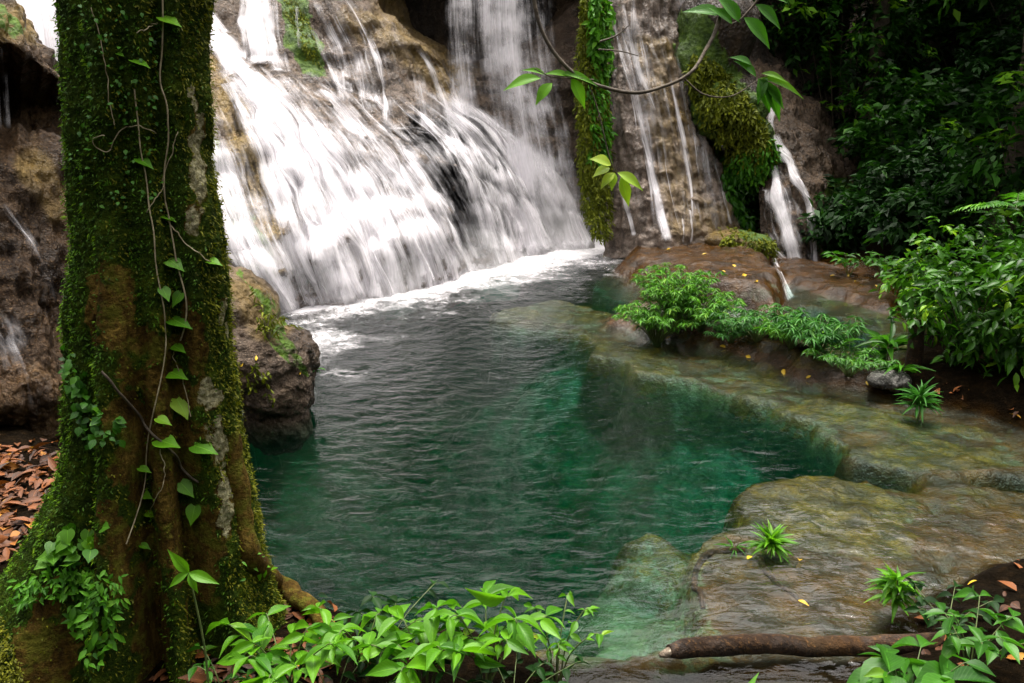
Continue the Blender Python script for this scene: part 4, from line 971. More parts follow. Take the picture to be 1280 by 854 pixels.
def bush(label, center, rad, nclump, per, ll, lw, lmat, base=None, name='bush', tpl=DIAM, cat='bush', shell=.55, rmax=.85, trunk=None, hang=.35, group=None):
    """leafy crown: many sprays of leaves through an uneven volume, on a trunk with limbs"""
    center = np.asarray(center, float); rad = np.asarray(rad, float); up = np.array([0, 0, 1.0])
    d = rand_dirs(nclump); d[:, 2] = d[:, 2] * .9 + .1
    ctrs = center + d * rad * (rng.uniform(shell, 1.0, nclump) ** .6)[:, None] * (1 + .45 * fbm(d * 1.9 + center, 3))[:, None]
    lv, sm = MB(), MB()
    base = center - up * rad[2] if base is None else np.asarray(base, float)
    cl = .10 * rad.mean() + ll * .9
    n = nclump * per; ci = np.repeat(np.arange(nclump), per)
    sp = unit(rng.normal(size=(nclump, 3)) * np.array([1, 1, .35]) + (ctrs - center) / rad)      # direction of each spray
    t = np.tile(np.linspace(-.5, 1, per), nclump) + rng.normal(0, .1, n)
    pts = ctrs[ci] + sp[ci] * (t * cl * 1.3)[:, None] - up * (cl * .35 * np.clip(t, 0, 1) ** 2)[:, None] + rng.normal(0, cl * .16, (n, 3))
    dd = sp[ci] * .5 + rng.normal(size=(n, 3)) * np.array([1, 1, .4]) * .75 - up * hang
    sc = rng.uniform(.6, 1.15, n); tone = rng.beta(1.3, 1.8, nclump)  # spray tones stand in for sunlit sprays and dark gaps
    lv.leaves(tpl, pts, dd, up + rng.normal(0, .45, (n, 3)), ll * sc, lw * sc, np.clip(tone[ci] * rmax * .8 + rng.normal(.05, .12, n), 0, .97))
    k = max(4, nclump // 9)
    for i in rng.choice(nclump, k, replace=False):
        s0 = base if trunk is None else center - up * rad[2] * .6
        mid = s0 * .45 + ctrs[i] * .55 + up * .1 * rad[2]
        sm.tube(np.array([s0, mid, ctrs[i]]), (.010 * rad.mean() + .006, .003), 5, res=10)
    if trunk:
        sm.tube(np.array([base - up * .3, base * .6 + center * .4 + [trunk, .1, 0], center - up * rad[2] * .5, center + up * rad[2] * .4]), (trunk * 1.25, trunk, trunk * .75, trunk * .3), 12, res=30)
    return finish(name, label, cat, base, lv, sm, lmat, M_wood, group, 'crown' if trunk else 'foliage', 'trunk' if trunk else 'stem')
def onground(px, Y, py=None):
    x = P(px, 500, Y)[0]; return np.array([x, Y, gz(x, Y)])

# --- front edge, bottom of the picture
fb = lambda px, Y: onground(px, Y)
shrub('bright green shrub with pointed leaves at the foot of the mossy tree', fb(332, 3.35), 10, .36, .28, .165, .066, per=7)
shrub('low leafy shrub, second from the mossy tree along the front bank', fb(440, 3.55), 6, .32, .25, .155, .066, per=7)
shrub('broad green shrub with drooping leaves in the middle of the front bank', fb(520, 3.4), 6, .36, .27, .175, .074, per=7)
shrub('leafy shrub with upright shoots near the right end of the front bank', fb(605, 3.45), 8, .38, .28, .165, .064, per=7)
shrub('small thin leaved sapling at the right end of the front shrubs', fb(700, 3.55), 6, .34, .18, .08, .036, per=7)
shrub('tiny dark leaved seedling in front of the mossy tree roots', fb(245, 3.35), 6, .24, .16, .08, .035, M_leafM, per=6)
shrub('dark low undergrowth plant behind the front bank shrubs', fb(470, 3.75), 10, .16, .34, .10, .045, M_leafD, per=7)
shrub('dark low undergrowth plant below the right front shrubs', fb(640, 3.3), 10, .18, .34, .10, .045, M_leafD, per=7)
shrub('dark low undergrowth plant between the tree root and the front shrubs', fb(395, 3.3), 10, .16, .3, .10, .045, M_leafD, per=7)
# seedling with four big leaves before the trunk
p0 = P(236, 716, 3.25); lv, sm = MB(), MB(); b0 = fb(222, 3.2); sm.tube(np.array([b0, (b0 + p0) / 2 + [.02, 0, 0], p0]), (.006, .004), 6, res=14)
for dx, dz, l in ((-.05, .12, .13), (.15, -.02, .13), (-.12, -.06, .10), (.05, -.09, .09)):
    lv.leaves(ELL, [p0], [(dx, -.05, dz)], [(0, -.7, .7)], l, l * .36, .6)
finish('seedling', 'four leaved bright seedling standing before the tree trunk groove', 'plant', b0, lv, sm, M_leafF, M_stem)
# right end of the picture
rosette('small grassy tuft standing just below the log', fb(955, 3.75), 16, .17, .04, M_leafF, elev=(.3, 1.2), stemh=.22)
rosette('little weed with yellow leaf tip left of the grassy tuft below the log', fb(872, 3.6), 9, .13, .04, M_leafF, stemh=.2)
rosette('palmate light green plant on the right bank above the log end', fb(1150, 4.75), 80, .15, .034, M_leafF, elev=(-.4, 1.2), stemh=.30)
shrub('broad leaved plant with one big round leaf in the bottom right corner', fb(1185, 3.55), 9, .32, .26, .22, .125, M_leafM, per=5, droop=.3)
shrub('dark glossy leaved plant at the right edge, behind the broad leaved plant', fb(1265, 3.9), 8, .34, .26, .15, .07, M_leafM, per=6)
fern('small fern at the far bottom right, between broad leaves', fb(1235, 3.35), 9, .28, M_fern)
shrub('low dark plant on the bank right of the log', fb(1225, 4.4), 8, .2, .28, .10, .05, M_leafD, per=7)
# island tuft in the stream
tb = gp_(962, 700); rosette('bright leafy tuft growing on a root in the middle of the stream slabs', tb + [0, 0, .02], 90, .155, .032, M_leafF, elev=(-.2, 1.4), stemh=.12)
tb2 = gp_(917, 690); rosette('thin grass sprig just left of the bright stream tuft', tb2, 10, .14, .012, M_fern, elev=(0, .7), stemh=.04)

# --- fern ridge
rc = [RIDGE[0] * (1 - t) + RIDGE[-1] * t for t in np.linspace(0, 1, 10)]
def rp(px, py):
    x, y = G(px, py, .15)[:2]; return np.array([x, y, gz(x, y) - .02])
for lb, q, n_, h_, sp_, ll_, mt in [
    ('bushy fern clump at the left end of the ridge, over the pool', (822, 410), 60, .58, .52, .13, M_fern),
    ('tall light green plant on the crown of the ridge clump', (842, 404), 70, .74, .52, .13, M_fern),
    ('fresh bright plant spilling right from the tall ridge clump', (876, 410), 44, .52, .50, .14, M_fern),
    ('pale feathery plant in the dip of the ridge below the ledge face', (914, 420), 26, .28, .34, .12, M_fernb),
    ('dense feathery plant on the middle of the ridge', (946, 428), 40, .40, .48, .13, M_fernb),
    ('low feathery plant right of the dense one on the ridge', (988, 441), 30, .30, .40, .16, M_fern),
    ('long leaved feathery plant on the right part of the ridge', (1020, 450), 34, .44, .42, .18, M_fernb),
    ('last drooping plant of the ridge before the grey rock', (1062, 463), 24, .30, .42, .13, M_leafM)]:
    shrub(lb, rp(*q) + [0, 0, .02], int(n_ * 1.25), h_, sp_, ll_ * .78, .026, mt, tpl=LANCE, per=20, droop=.5, rmax=.95)
rosette('star shaped plant with long leaflets between the ridge and the right bush', rp(1108, 452), 26, .42, .07, M_leafM, elev=(-.1, .9), stemh=.30)
rosette('second star shaped plant, lower, beside the grey rock', rp(1128, 470), 18, .36, .06, M_leafM, elev=(-.2, .6), stemh=.12)
rosette('small three leaved plant standing out of the back of the ridge', rp(1050, 438), 8, .26, .11, M_leafM, tpl=ELL, elev=(.1, .8), stemh=.30)
rosette('narrow leaved tuft at the waterside in front of the right bush', rp(1150, 500), 90, .22, .028, M_fernb, elev=(-.3, 1.3), stemh=.30)
# dead stump among the bush
sb = rp(1140, 462); mb = MB(); mb.tube(np.array([sb - [0, 0, .2], sb + [.01, 0, .25], sb + [-.02, 0, .58]]), (.10, .085, .075), 16, res=26); tag(mb.build('stump', M_log), 'brown stump standing at the left edge of the right bush', 'stump')

# --- right bank bushes
for lb, px, Y, zc, rd_, ncl, mt in [
    ('leafy bush at the waterside on the right bank, lowest of the bushes there', 1205, 9.3, .55, (.62, .55, .5), 110, M_leafS),
    ('bright bush with broad leaves at the right edge of the bank', 1285, 8.9, .75, (.7, .6, .75), 130, M_leafS),
    ('tall bush behind the stump on the right bank', 1190, 10.6, .72, (.68, .7, .6), 120, M_leafS),
    ('tall dark bush at the right edge behind the bright bush', 1290, 10.6, .95, (.85, .8, .8), 140, M_leafS),
    ('low light bush on the far side of the back pool', 1140, 13.2, .4, (.5, .4, .35), 45, M_leafS)]:
    b = onground(px, Y); bush(lb, b + [0, 0, zc], rd_, int(ncl * 1.05), 10, .155, .062, mt, base=b, tpl=ELL_S, rmax=1.15)
fern('arching fern frond plant on top of the right bush', onground(1235, 10.4) + [0, 0, 1.55], 9, .8, M_fern, elev=.5)
for lb, px, Y in [('small leafy seedling patch left on the far bank of the back pool', 1045, 15.4), ('small leafy seedling patch in the middle of the far bank', 1085, 15.0), ('low sprawling plant on the far bank, right of the seedling patches', 1110, 14.2)]:
    shrub(lb, onground(px, Y), 9, .40, .45, .20, .08, M_leafM, tpl=ELL_S, per=7)

# ================================================================== FOREST
for lb, px, Y, zc, rd_, ncl, mt in [
    ('dense shrub in half shade right of the small side fall', 1120, 19.0, 2.3, (1.25, 1.0, 1.3), 130, M_leafT),
    ('leafy shrub with light tips above the small side fall', 1040, 21.5, 4.4, (1.5, 1.1, 1.3), 130, M_leafT),
    ('drooping shrub at the right edge in front of the dark forest', 1275, 14.5, 2.4, (1.1, .9, 1.3), 120, M_leafT),
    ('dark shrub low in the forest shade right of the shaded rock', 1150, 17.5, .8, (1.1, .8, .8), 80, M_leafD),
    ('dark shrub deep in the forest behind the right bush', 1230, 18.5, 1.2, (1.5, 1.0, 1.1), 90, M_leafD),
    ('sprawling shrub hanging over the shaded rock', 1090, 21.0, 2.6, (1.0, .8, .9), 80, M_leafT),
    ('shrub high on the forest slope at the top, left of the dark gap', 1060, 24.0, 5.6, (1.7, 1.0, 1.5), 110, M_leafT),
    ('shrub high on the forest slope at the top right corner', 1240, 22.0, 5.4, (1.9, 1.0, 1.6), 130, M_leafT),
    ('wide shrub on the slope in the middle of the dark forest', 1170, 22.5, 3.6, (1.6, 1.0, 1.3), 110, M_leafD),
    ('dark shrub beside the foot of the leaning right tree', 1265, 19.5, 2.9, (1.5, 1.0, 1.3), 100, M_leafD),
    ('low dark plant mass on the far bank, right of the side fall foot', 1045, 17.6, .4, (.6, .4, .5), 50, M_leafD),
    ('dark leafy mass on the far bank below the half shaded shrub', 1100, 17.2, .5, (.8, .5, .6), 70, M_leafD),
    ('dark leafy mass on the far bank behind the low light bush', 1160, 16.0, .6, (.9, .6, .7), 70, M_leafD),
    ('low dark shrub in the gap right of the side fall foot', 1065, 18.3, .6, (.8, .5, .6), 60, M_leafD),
    ('upper shrub on the slope above the mossy rock nose', 955, 22.0, 5.0, (1.2, .9, 1.1), 90, M_leafT)]:
    x = P(px, 300, Y)[0]; b = np.array([x, Y, down(x, Y)]); zc = max(zc, b[2] + rd_[2] * .6)
    bush(lb, (x, Y, zc), rd_, ncl, 20, .25, .10, mt, base=b, rmax=1.15)
for lb, x, Y, zc, rd_, ncl, trk, mt in [
    ('tall forest tree with hanging crown over the side fall', 5.6, 23.5, 8.2, (2.6, 2.4, 2.4), 170, .16, M_leafT),
    ('dark trunked tree in the middle of the right forest', 8.3, 21.5, 7.8, (2.6, 2.4, 2.2), 170, .20, M_leafT),
    ('leaning tree at the right edge with bright upper leaves', 8.4, 15.2, 6.4, (2.0, 2.0, 1.5), 170, .17, M_leafS),
    ('thin tree deep in the shade between two bigger ones', 10.6, 23.5, 7.0, (2.4, 2.0, 2.4), 140, .12, M_leafD),
    ('big spreading tree behind the dark forest at the right', 12.5, 20.0, 9.0, (3.4, 3.0, 3.0), 200, .28, M_leafT),
    ('forest tree on the slope behind the right rock wall', 3.6, 25.0, 11.5, (3.0, 2.4, 2.2), 150, .2, M_leafT),
    ('tree high above the dark hollow behind the curtain fall', -.6, 26.5, 12.5, (3.2, 2.6, 2.2), 150, .2, M_leafT),
    ('tree on the hilltop left of the cascade', -6.5, 25.0, 13.0, (3.4, 2.8, 2.6), 150, .22, M_leafT),
    ('unseen old tree added beyond the right bank to shade the forest', 10.5, 12.0, 8.6, (2.8, 2.6, 1.6), 200, .26, M_leafT)]:
    z0 = down(x, Y, 30); bush(lb, (x, Y, max(zc, z0 + 2)), rd_, int(ncl * 1.25), 26, .30, .13, mt, base=(x, Y, z0), name='forest_tree', cat='tree', trunk=trk, rmax=1.0, shell=.35)  # crowns lie above the view, made dense to shade the forest

# ================================================================== MOSS AND FERNS HANGING ON THE ROCK
def hang_patch(label, poly, names, n, ll, lw, mat, extra=0.0, name='hanging_moss', strand=5, cat='moss'):
    """sprays that hang from points of the rock seen inside a photo polygon"""
    poly = np.array(poly, float); lo, hi = poly.min(0), poly.max(0); lv = MB(); first = None; got = 0; up = np.array([0, 0, 1.0])
    while got < n:
        q = rng.uniform(lo, hi)
        got += 1
        if sdf(q[None], poly)[0] > 0: continue
        p, nn = cast(q[0], q[1], names)
        if p is None: continue
        first = p if first is None else first
        tone = rng.beta(2, 2)
        k = strand; t = np.arange(k) / k
        o = unit(nn * .8 + rng.normal(0, .3, 3) - up * .2)
        pts = p + o * (ll * .8 * t)[:, None] - up * (ll * 1.6 * t ** 1.6)[:, None] + o * extra * rng.random()
        lv.leaves(ELL_S, pts, o * .5 - up * .8 + rng.normal(0, .45, (k, 3)), nn + rng.normal(0, .4, (k, 3)), ll * rng.uniform(.6, 1.1, k), lw * rng.uniform(.7, 1.1, k), np.clip(tone * .8 + rng.normal(.05, .1, k), 0, .97))
    return tag(lv.build(name, mat), label, cat)
hang_patch('yellow green hanging moss covering the overhanging rock nose', [(866, 62), (890, 70), (925, 110), (955, 150), (968, 190), (940, 205), (915, 190), (885, 140), (862, 100)], ['nose', 'wallr', 'back'], 1500, .14, .05, M_hang, .1)
hang_patch('brighter tufts of fern drooping at the lower tip of the rock nose', [(925, 185), (965, 170), (975, 195), (950, 225), (915, 220)], ['nose', 'back', 'farr'], 420, .16, .06, M_fern, .12)
hang_patch('dark green ferns hanging in the hollow under the rock nose', [(905, 190), (955, 200), (945, 240), (940, 285), (918, 275), (900, 225)], ['nose', 'back', 'farr', 'wallr'], 420, .18, .07, M_leafM, .1)
hang_patch('moss and weeds on the low rock behind the orange ledge', [(905, 280), (965, 282), (978, 320), (940, 312), (900, 300)], ['ledgerock', 'nose', 'ground'], 420, .10, .035, M_hang, .03)
hang_patch('green moss curtain covering the tall rock rib between the falls', [(728, -20), (760, -20), (758, 90), (762, 200), (762, 292), (742, 296), (728, 240), (722, 100)], ['rib', 'wallr'], 2000, .11, .035, M_hang, .02)
hang_patch('leafy ferns sprouting near the top of the mossy rib', [(735, -10), (765, -10), (762, 60), (740, 70)], ['rib', 'wallr'], 160, .2, .08, M_fern, .1)
hang_patch('bright climbing ferns halfway down the mossy rib', [(735, 70), (762, 80), (756, 200), (738, 200)], ['rib', 'wallr'], 160, .16, .06, M_fern, .06)
hang_patch('green moss cushion on the wet rock beside the upper chute', [(352, -5), (372, -5), (392, 40), (398, 80), (384, 70), (362, 36)], ['casc'], 500, .07, .03, M_hang, .0)
# straggly weed on the boulder beside the pool
lv, sm = MB(), MB(); b0, _ = cast(335, 425, ['lump'])
for i in range(26):
    e, _ = cast(rng.uniform(315, 400), rng.uniform(335, 430), ['lump', 'casc', 'ground'])
    if e is None: continue
    e = b0 + unit(e - b0) * min(np.linalg.norm(e - b0), .55) * rng.uniform(.4, 1.1) + np.array([0, -.1, .12 + .1 * rng.random()])
    c = catmull(np.array([b0, (b0 + e) / 2 + [0, -.02, .06], e]), 12); sm.tube(c, (.004, .0015), 4)
    k = 9; lv.leaves(LANCE, c[3:12], rng.normal(0, .7, (k, 3)) + [0, -.2, -.7], rng.normal(0, .6, (k, 3)) + [0, -1, .4], rng.uniform(.05, .10, k), .018, rng.beta(2, 2, k) * .9)
finish('weed', 'straggly olive weed with narrow leaves on top of the pool boulder', 'plant', b0, lv, sm, M_hang, M_wood)
p_, n_ = cast(410, 455, ['lump', 'ground', 'casc'])
b1, _ = cast(396, 462, ['lump']) if cast(396, 462, ['lump'])[0] is not None else cast(388, 462, ['lump'])
rosette('small green sprig on the pool side edge of the boulder', b1, 14, .10, .02, M_fernb, elev=(-.9, .5))
hang_patch('little yellowing weeds on the face of the pool boulder', [(296, 450), (330, 450), (345, 500), (310, 500)], ['lump'], 26, .06, .025, M_hang, .02, 'weed', 4, 'plant')

# ================================================================== VINES ON THE TREE
hv, hs = MB(), MB()
def vine_line(pts, rad, mat_mb):
    c = catmull(np.array(pts, float), 60); out = []
    for x, y in c:
        p, n = on_trunk(x, y)
        if p is not None: out.append(p + n * .012)
    out = np.array(out)
    for _ in range(2): out[1:-1] = (out[:-2] + out[1:-1] + out[2:]) / 3
    mat_mb.tube(out, rad, 5)
for ln, rd in [([(205, -10), (205, 60), (202, 100), (210, 130), (212, 170), (206, 235), (214, 275), (222, 330), (236, 380), (228, 425)], .0035), ([(166, 110), (172, 160), (180, 215), (188, 265), (195, 330), (203, 380), (206, 420), (200, 470), (185, 560), (175, 620), (155, 680)], .003),
    ([(116, 10), (130, 70), (135, 120), (142, 155)], .002), ([(212, 275), (230, 300), (262, 330)], .0025), ([(214, 440), (232, 480), (240, 520)], .002), ([(200, 560), (205, 600), (190, 640)], .002)]:
    vine_line(ln, rd, hs)
vine = thing('climbing_vine', 'climbing vine with heart shaped leaves running down the front of the mossy trunk', 'vine', on_trunk(205, 560)[0])
hs.build('stem', M_pale, vine)
for px, py, s_, ang in [(215, 24, 26, 200), (172, 77, 30, 190), (180, 199, 26, 170), (203, 268, 27, 160), (220, 325, 33, 165), (203, 370, 20, 250), (214, 376, 26, 280), (229, 398, 30, 200), (222, 435, 25, 230), (221, 462, 30, 165), (229, 509, 30, 160),
    (206, 552, 34, 165), (200, 524, 22, 170), (256, 558, 32, 150), (190, 586, 16, 190), (190, 618, 25, 190), (239, 608, 25, 220), (183, 641, 30, 180), (247, 641, 25, 260), (174, 682, 16, 200), (264, 325, 20, 180), (158, 70, 12, 200)]:
    p, n = on_trunk(px, py)
    if p is None: continue
    ang = ang + rng.normal(0, 22); L_ = s_ * .95 * rng.uniform(.75, 1.15) / F * np.dot(p - CAM, FW); a = R(ang)
    tocam = unit(CAM - p)
    d = RT * math.cos(a) * -1 + UP * -abs(math.sin(a)) * .5 - UP * .25 + tocam * .25
    hv.leaves(HEART, [p + n * .03 - unit(d) * L_ * .5], [d], [tocam + UP * 1.25 + rng.normal(0, .15, 3)], L_, L_ * rng.uniform(.72, .9), rng.uniform(.3, .9))
hv.build('foliage', M_leafF, vine)
def stray(label, pts, rad, mat, name='vine'):
    mb = MB(); vine_line(pts, rad, mb); return tag(mb.build(name, mat), label, 'vine')
stray('pale bare looping vine stem crossing the upper trunk', [(192, 165), (172, 158), (150, 162), (134, 190), (118, 176), (132, 168)], .0022, M_pale)
stray('pale thin vine ending in a curl beside the heart leaves', [(222, 165), (214, 195), (202, 232), (195, 245), (184, 268)], .0022, M_pale)
stray('short pale twig stuck to the trunk near the top heart leaf', [(172, 42), (186, 32), (200, 30)], .0022, M_pale)
stray('long thin dead stick leaning across the middle of the trunk', [(128, 465), (160, 505), (195, 545), (235, 590), (250, 602)], .006, M_wood, 'stick')
def trunk_plant(label, poly, n, ll, lw, mat, tpl, name='plant', sag=.4):
    poly = np.array(poly, float); lo, hi = poly.min(0), poly.max(0); lv = MB(); b = None; g_ = 0
    while g_ < n:
        q = rng.uniform(lo, hi)
        if sdf(q[None], poly)[0] > 0: continue
        g_ += 1
        p, nn = on_trunk(*q)
        if p is None: continue
        b = p if b is None else b; s_ = rng.uniform(.6, 1.15)
        lv.leaves(tpl, [p + nn * rng.uniform(.005, .05)], [nn * .5 + rng.normal(0, .5, 3) - np.array([0, 0, sag])], [unit(CAM - p) + np.array([0, 0, .9]) + rng.normal(0, .25, 3)], ll * s_, lw * s_, np.clip(rng.beta(2, 2) * .85 + .03, 0, .97))
    return tag(lv.build(name, mat), label, 'plant')
trunk_plant('small round leaved creeper on the left edge of the trunk', [(84, 440), (100, 425), (112, 490), (146, 520), (145, 555), (118, 556), (84, 490)], 95, .042, .032, M_leafM, ELL_S)
trunk_plant('lobed bright leaves growing on the left buttress root', [(58, 690), (85, 655), (140, 660), (135, 690), (110, 700), (70, 720)], 30, .065, .058, M_leafF, HEART)
trunk_plant('mat of small ferns draped over the left buttress root', [(20, 735), (75, 700), (145, 715), (148, 760), (130, 770), (90, 740), (30, 758)], 330, .045, .016, M_fern, ELL_S)
trunk_plant('fern tuft hanging below the mat on the left buttress root', [(85, 750), (135, 750), (140, 800), (120, 830), (90, 790)], 110, .055, .026, M_fern, ELL_S)
trunk_plant('bright green moss cushion in the bottom left corner', [(-40, 765), (10, 775), (34, 854), (-40, 854)], 1500, .02, .008, M_moss2, DIAM, 'moss_cushion')
trunk_plant('small weed on the right root of the mossy tree', [(292, 690), (325, 695), (330, 722), (300, 725)], 14, .05, .02, M_leafF, ELL_S)
trunk_plant('sparse dark ivy specks on the upper trunk face', [(95, 10), (200, 10), (195, 260), (100, 260)], 130, .022, .016, M_leafM, ELL_S)

# ================================================================== HANGING LIANA AND BRANCHES (about five metres off)
LY = 5.0
def big_leaf(mb, px, py, tx, ty, Y, wfr=.42, r=.6, tilt=.9, side=0.0, tpl=ELL):
    a, b = P(px, py, Y), P(tx, ty, Y - .05); d = b - a; L_ = np.linalg.norm(d)
    mb.leaves(tpl, [a], [d], [unit(CAM - a) + UP * tilt + RT * side], L_, L_ * wfr, r)
sm, lv = MB(), MB()
sm.tube([P(640, -160, LY), P(664, -20, LY), (P(676, 35, LY)), P(700, 75, LY), P(735, 102, LY), P(790, 116, LY), P(830, 108, LY), P(862, 92, LY), P(880, 66, LY + .1), P(900, 20, LY + .2), P(930, -120, LY + .4)], (.012, .012, .011, .011, .010, .010, .009, .009, .010, .012, .014), 8, res=90)
sm.tube([P(735, 102, LY), P(748, 140, LY), P(760, 190, LY), P(768, 214, LY)], (.004, .003), 5, res=20)
sm.tube([P(742, 100, LY), P(718, 98, LY - .02), P(690, 96, LY - .04), P(668, 86, LY - .04)], (.005, .003), 5, res=16)
for a in [(676, 98, 630, 103, .38, .7), (682, 94, 656, 82, .3, .6), (690, 104, 668, 126, .5, .75), (712, 96, 684, 86, .35, .6), (714, 98, 734, 132, .42, .75), (700, 92, 748, 98, .25, .4)]: big_leaf(lv, *a[:4], LY, a[4], a[5])
for a in [(764, 206, 742, 194, .7, .9), (762, 210, 742, 216, .6, .9), (768, 216, 764, 236, .5, .85), (772, 216, 806, 232, .42, .85), (776, 222, 788, 256, .42, .85), (768, 216, 750, 232, .5, .9)]: big_leaf(lv, *a[:4], LY, a[4], a[5])
finish('liana', 'thin hanging liana looping before the curtain fall with a few large leaves', 'vine', P(735, 102, LY), lv, sm, M_leafF, M_wood)
sm, lv = MB(), MB()
sm.tube([P(1010, -120, 5.2), P(960, -20, 5.2), P(930, 20, 5.2), P(915, 30, 5.2)], (.012, .008, .005, .004), 7, res=30)
for a in [(930, 22, 968, 54, .42, .55), (925, 28, 902, -10, .45, .5), (915, 30, 892, 4, .45, .55), (945, 6, 980, 30, .4, .4), (905, 20, 860, 4, .4, .45), (950, -8, 985, -4, .4, .6)]: big_leaf(lv, *a[:4], 5.2, a[4], a[5])
finish('hanging_branch', 'short branch with broad green leaves hanging in at the top, right of the rock wall', 'branch', P(960, -20, 5.2), lv, sm, M_leafM, M_wood)
sm, lv = MB(), MB()
sm.tube([P(855, 98, 5.05), P(880, 118, 5.1), P(915, 120, 5.15), P(950, 98, 5.2)], (.005, .004, .003), 6, res=24)
for a in [(950, 98, 1010, 112, .22, .9), (952, 92, 985, 96, .3, .95), (948, 98, 966, 138, .4, .5), (945, 96, 925, 72, .42, .45), (956, 104, 984, 132, .36, .5), (940, 82, 918, 66, .4, .35), (955, 100, 980, 148, .34, .55), (958, 96, 946, 126, .4, .4)]: big_leaf(lv, *a[:4], 5.15, a[4], a[5])
finish('hanging_branch', 'drooping leaf cluster with pale shiny tips in front of the rock nose', 'branch', P(950, 98, 5.2), lv, sm, M_leafM, M_wood)
sm = MB(); sm.tube([P(750, 52, 8), P(770, 45, 8), P(786, 32, 8)], (.010, .004), 6, res=14); sm.tube([P(748, 62, 8), P(775, 64, 8), P(798, 70, 8)], (.008, .004), 6, res=14)
tag(sm.build('twig', M_wood), 'bare dark twig poking out beside the mossy rib', 'twig')

# ================================================================== FALLEN LEAVES
lt2 = MB()
poly = np.array([(-60, 565), (70, 555), (78, 600), (60, 640), (20, 690), (-60, 740)], float)
pp = []
while len(pp) < 620:
    q = rng.uniform(poly.min(0), poly.max(0))
    if sdf(q[None], poly)[0] > 0: continue
    p, n = cast(*q, ['ground'])
    if p is not None: pp.append(p + [0, 0, rng.uniform(.005, .05)])
for _ in range(260):
    p, n = cast(rng.uniform(190, 420), rng.uniform(740, 900), ['ground']); pp.append(p + [0, 0, .01])
for poly_, n_ in (([(1110, 500), (1180, 480), (1290, 500), (1290, 540), (1150, 512)], 40), ([(1150, 800), (1200, 700), (1290, 680), (1290, 860), (1130, 860)], 30)):
    poly_ = np.array(poly_, float)
    for _ in range(n_):
        q = rng.uniform(poly_.min(0), poly_.max(0)); p, n = cast(*q, ['ground'])
        if p is not None and sdf(q[None], poly_)[0] < 0 and p[2] > .02: pp.append(p + [0, 0, .015])
pp = np.array(pp); k = len(pp)
lt2.leaves(ELL_S, pp, np.c_[rng.normal(size=(k, 2)), rng.normal(0, .15, k)], rng.normal(0, .35, (k, 3)) + [0, 0, 1], rng.uniform(.04, .17, k), rng.uniform(.02, .07, k), rng.beta(.9, 1.5, k))
tag(lt2.build('leaf_litter', M_litter), 'orange and brown leaf litter on the soil of the banks beside the pool', 'leaves', kind='stuff')
def fallen(label, group, spots, L_, mat, names=('ground', 'ledgerock')):
    proto = None
    for px, py in spots:
        p, n = cast(px, py, names)
        if p is None: continue
        if proto is None:
            mb = MB(); mb.leaves(ELL, [(0, -L_ / 2, 0)], [(0, 1, 0)], [(0, 0, 1)], L_, L_ * .42, .6)
            o = proto = link('fallen_leaf', None, None) if False else mb.build('fallen_leaf', mat)
        else:
            o = proto.copy(); COL.objects.link(o)
        o.location = Vector(p + n * .014 + np.array([0, 0, max(0, .012 - p[2]) if p[2] < .0 else 0])); o.rotation_euler = Vector(n).to_track_quat('Z', 'Y').to_euler(); o.rotation_euler.rotate_axis('Z', rng.uniform(0, 6.28))
        s_ = rng.uniform(.7, 1.2); o.scale = (s_, s_, s_); tag(o, label, 'leaf', group)
fallen('small yellow leaf fallen on the wet orange ledge under the rock wall', 'yellow leaves on the orange ledge', [(800, 305), (835, 312), (880, 318), (905, 340), (918, 333), (945, 352), (930, 345), (905, 300), (950, 305)], .13, M_yel)
fallen('small yellow leaf lying along the waterline of the fern ridge and back pool', 'yellow leaves by the fern ridge', [(835, 432), (935, 448), (980, 466), (1010, 472), (1040, 345), (1070, 352), (1095, 358), (1060, 345), (905, 434), (1085, 478)], .10, M_yel)
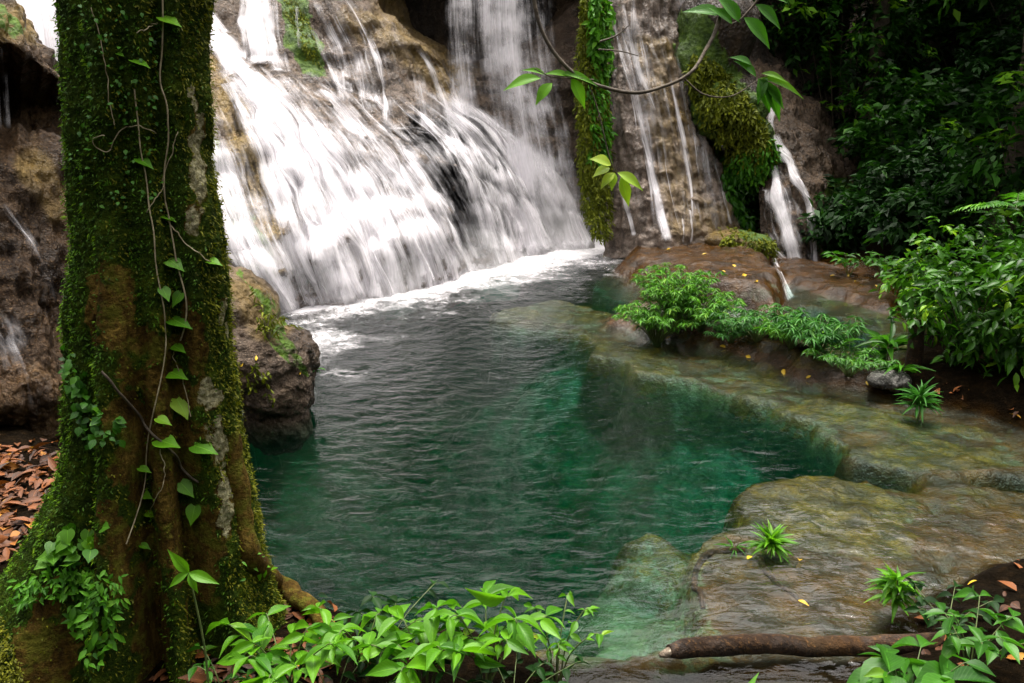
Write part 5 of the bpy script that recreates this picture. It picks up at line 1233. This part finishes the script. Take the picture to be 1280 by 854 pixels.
fallen('yellow leaf stuck on the wet slabs above the log', 'yellow leaves on the stream slabs', [(998, 715), (936, 716), (1003, 770), (1215, 730)], .07, M_yel)
fallen('yellow leaf caught on the pool boulder', 'yellow leaves on the boulder', [(302, 456), (374, 466), (320, 448)], .06, M_yel, ('lump',))
fallen('big curled orange leaf on the soil between the tree roots', None, [(232, 832)], .12, M_yel, ('ground',))
p, n = on_trunk(288, 365)

# ================================================================== LIGHT, AIR, RENDER
w = bpy.data.worlds.new('World'); scene.world = w; w.use_nodes = True; nt = w.node_tree; nt.nodes.clear(); N = Nd(nt)
SE, SR = R(78), R(15)
sky = nt.nodes.new('ShaderNodeTexSky'); sky.sky_type = 'NISHITA'; sky.sun_disc = False; sky.sun_elevation = SE; sky.sun_rotation = SR
sky.air_density = 1.0; sky.dust_density = 6.0; sky.ozone_density = 1.0
hs_ = N('ShaderNodeHueSaturation', {'Saturation': .12, 'Color': sky.outputs[0]})
bg = N('ShaderNodeBackground', {'Color': N.mix(1.0, hs_.outputs[0], (1.0, .955, .92), 'MULTIPLY'), 'Strength': .115})
N('ShaderNodeOutputWorld', {'Surface': bg.outputs[0]})
sun = bpy.data.lights.new('sun', 'SUN'); sun.energy = 1.3; sun.angle = R(24); sun.color = (1, .95, .88)
so = bpy.data.objects.new('sun', sun); COL.objects.link(so)
az = SR; sdir = Vector((math.sin(az) * math.cos(SE), math.cos(az) * math.cos(SE), math.sin(SE)))    # towards the sun
so.rotation_euler = sdir.to_track_quat('Z', 'Y').to_euler(); so.location = (0, -5, 20)
vs = scene.view_settings; scene.display_settings.display_device = 'sRGB'
vs.view_transform = 'Standard'; vs.look = 'None'; vs.exposure = 2.0; vs.gamma = 1
cy = scene.cycles
cy.max_bounces = 8; cy.diffuse_bounces = 3; cy.glossy_bounces = 3; cy.transmission_bounces = 4; cy.volume_bounces = 1; cy.transparent_max_bounces = 24
cy.use_denoising = True; cy.sample_clamp_indirect = 6; cy.caustics_reflective = False; cy.caustics_refractive = False
try: cy.denoiser = 'OPENIMAGEDENOISE'
except Exception: pass
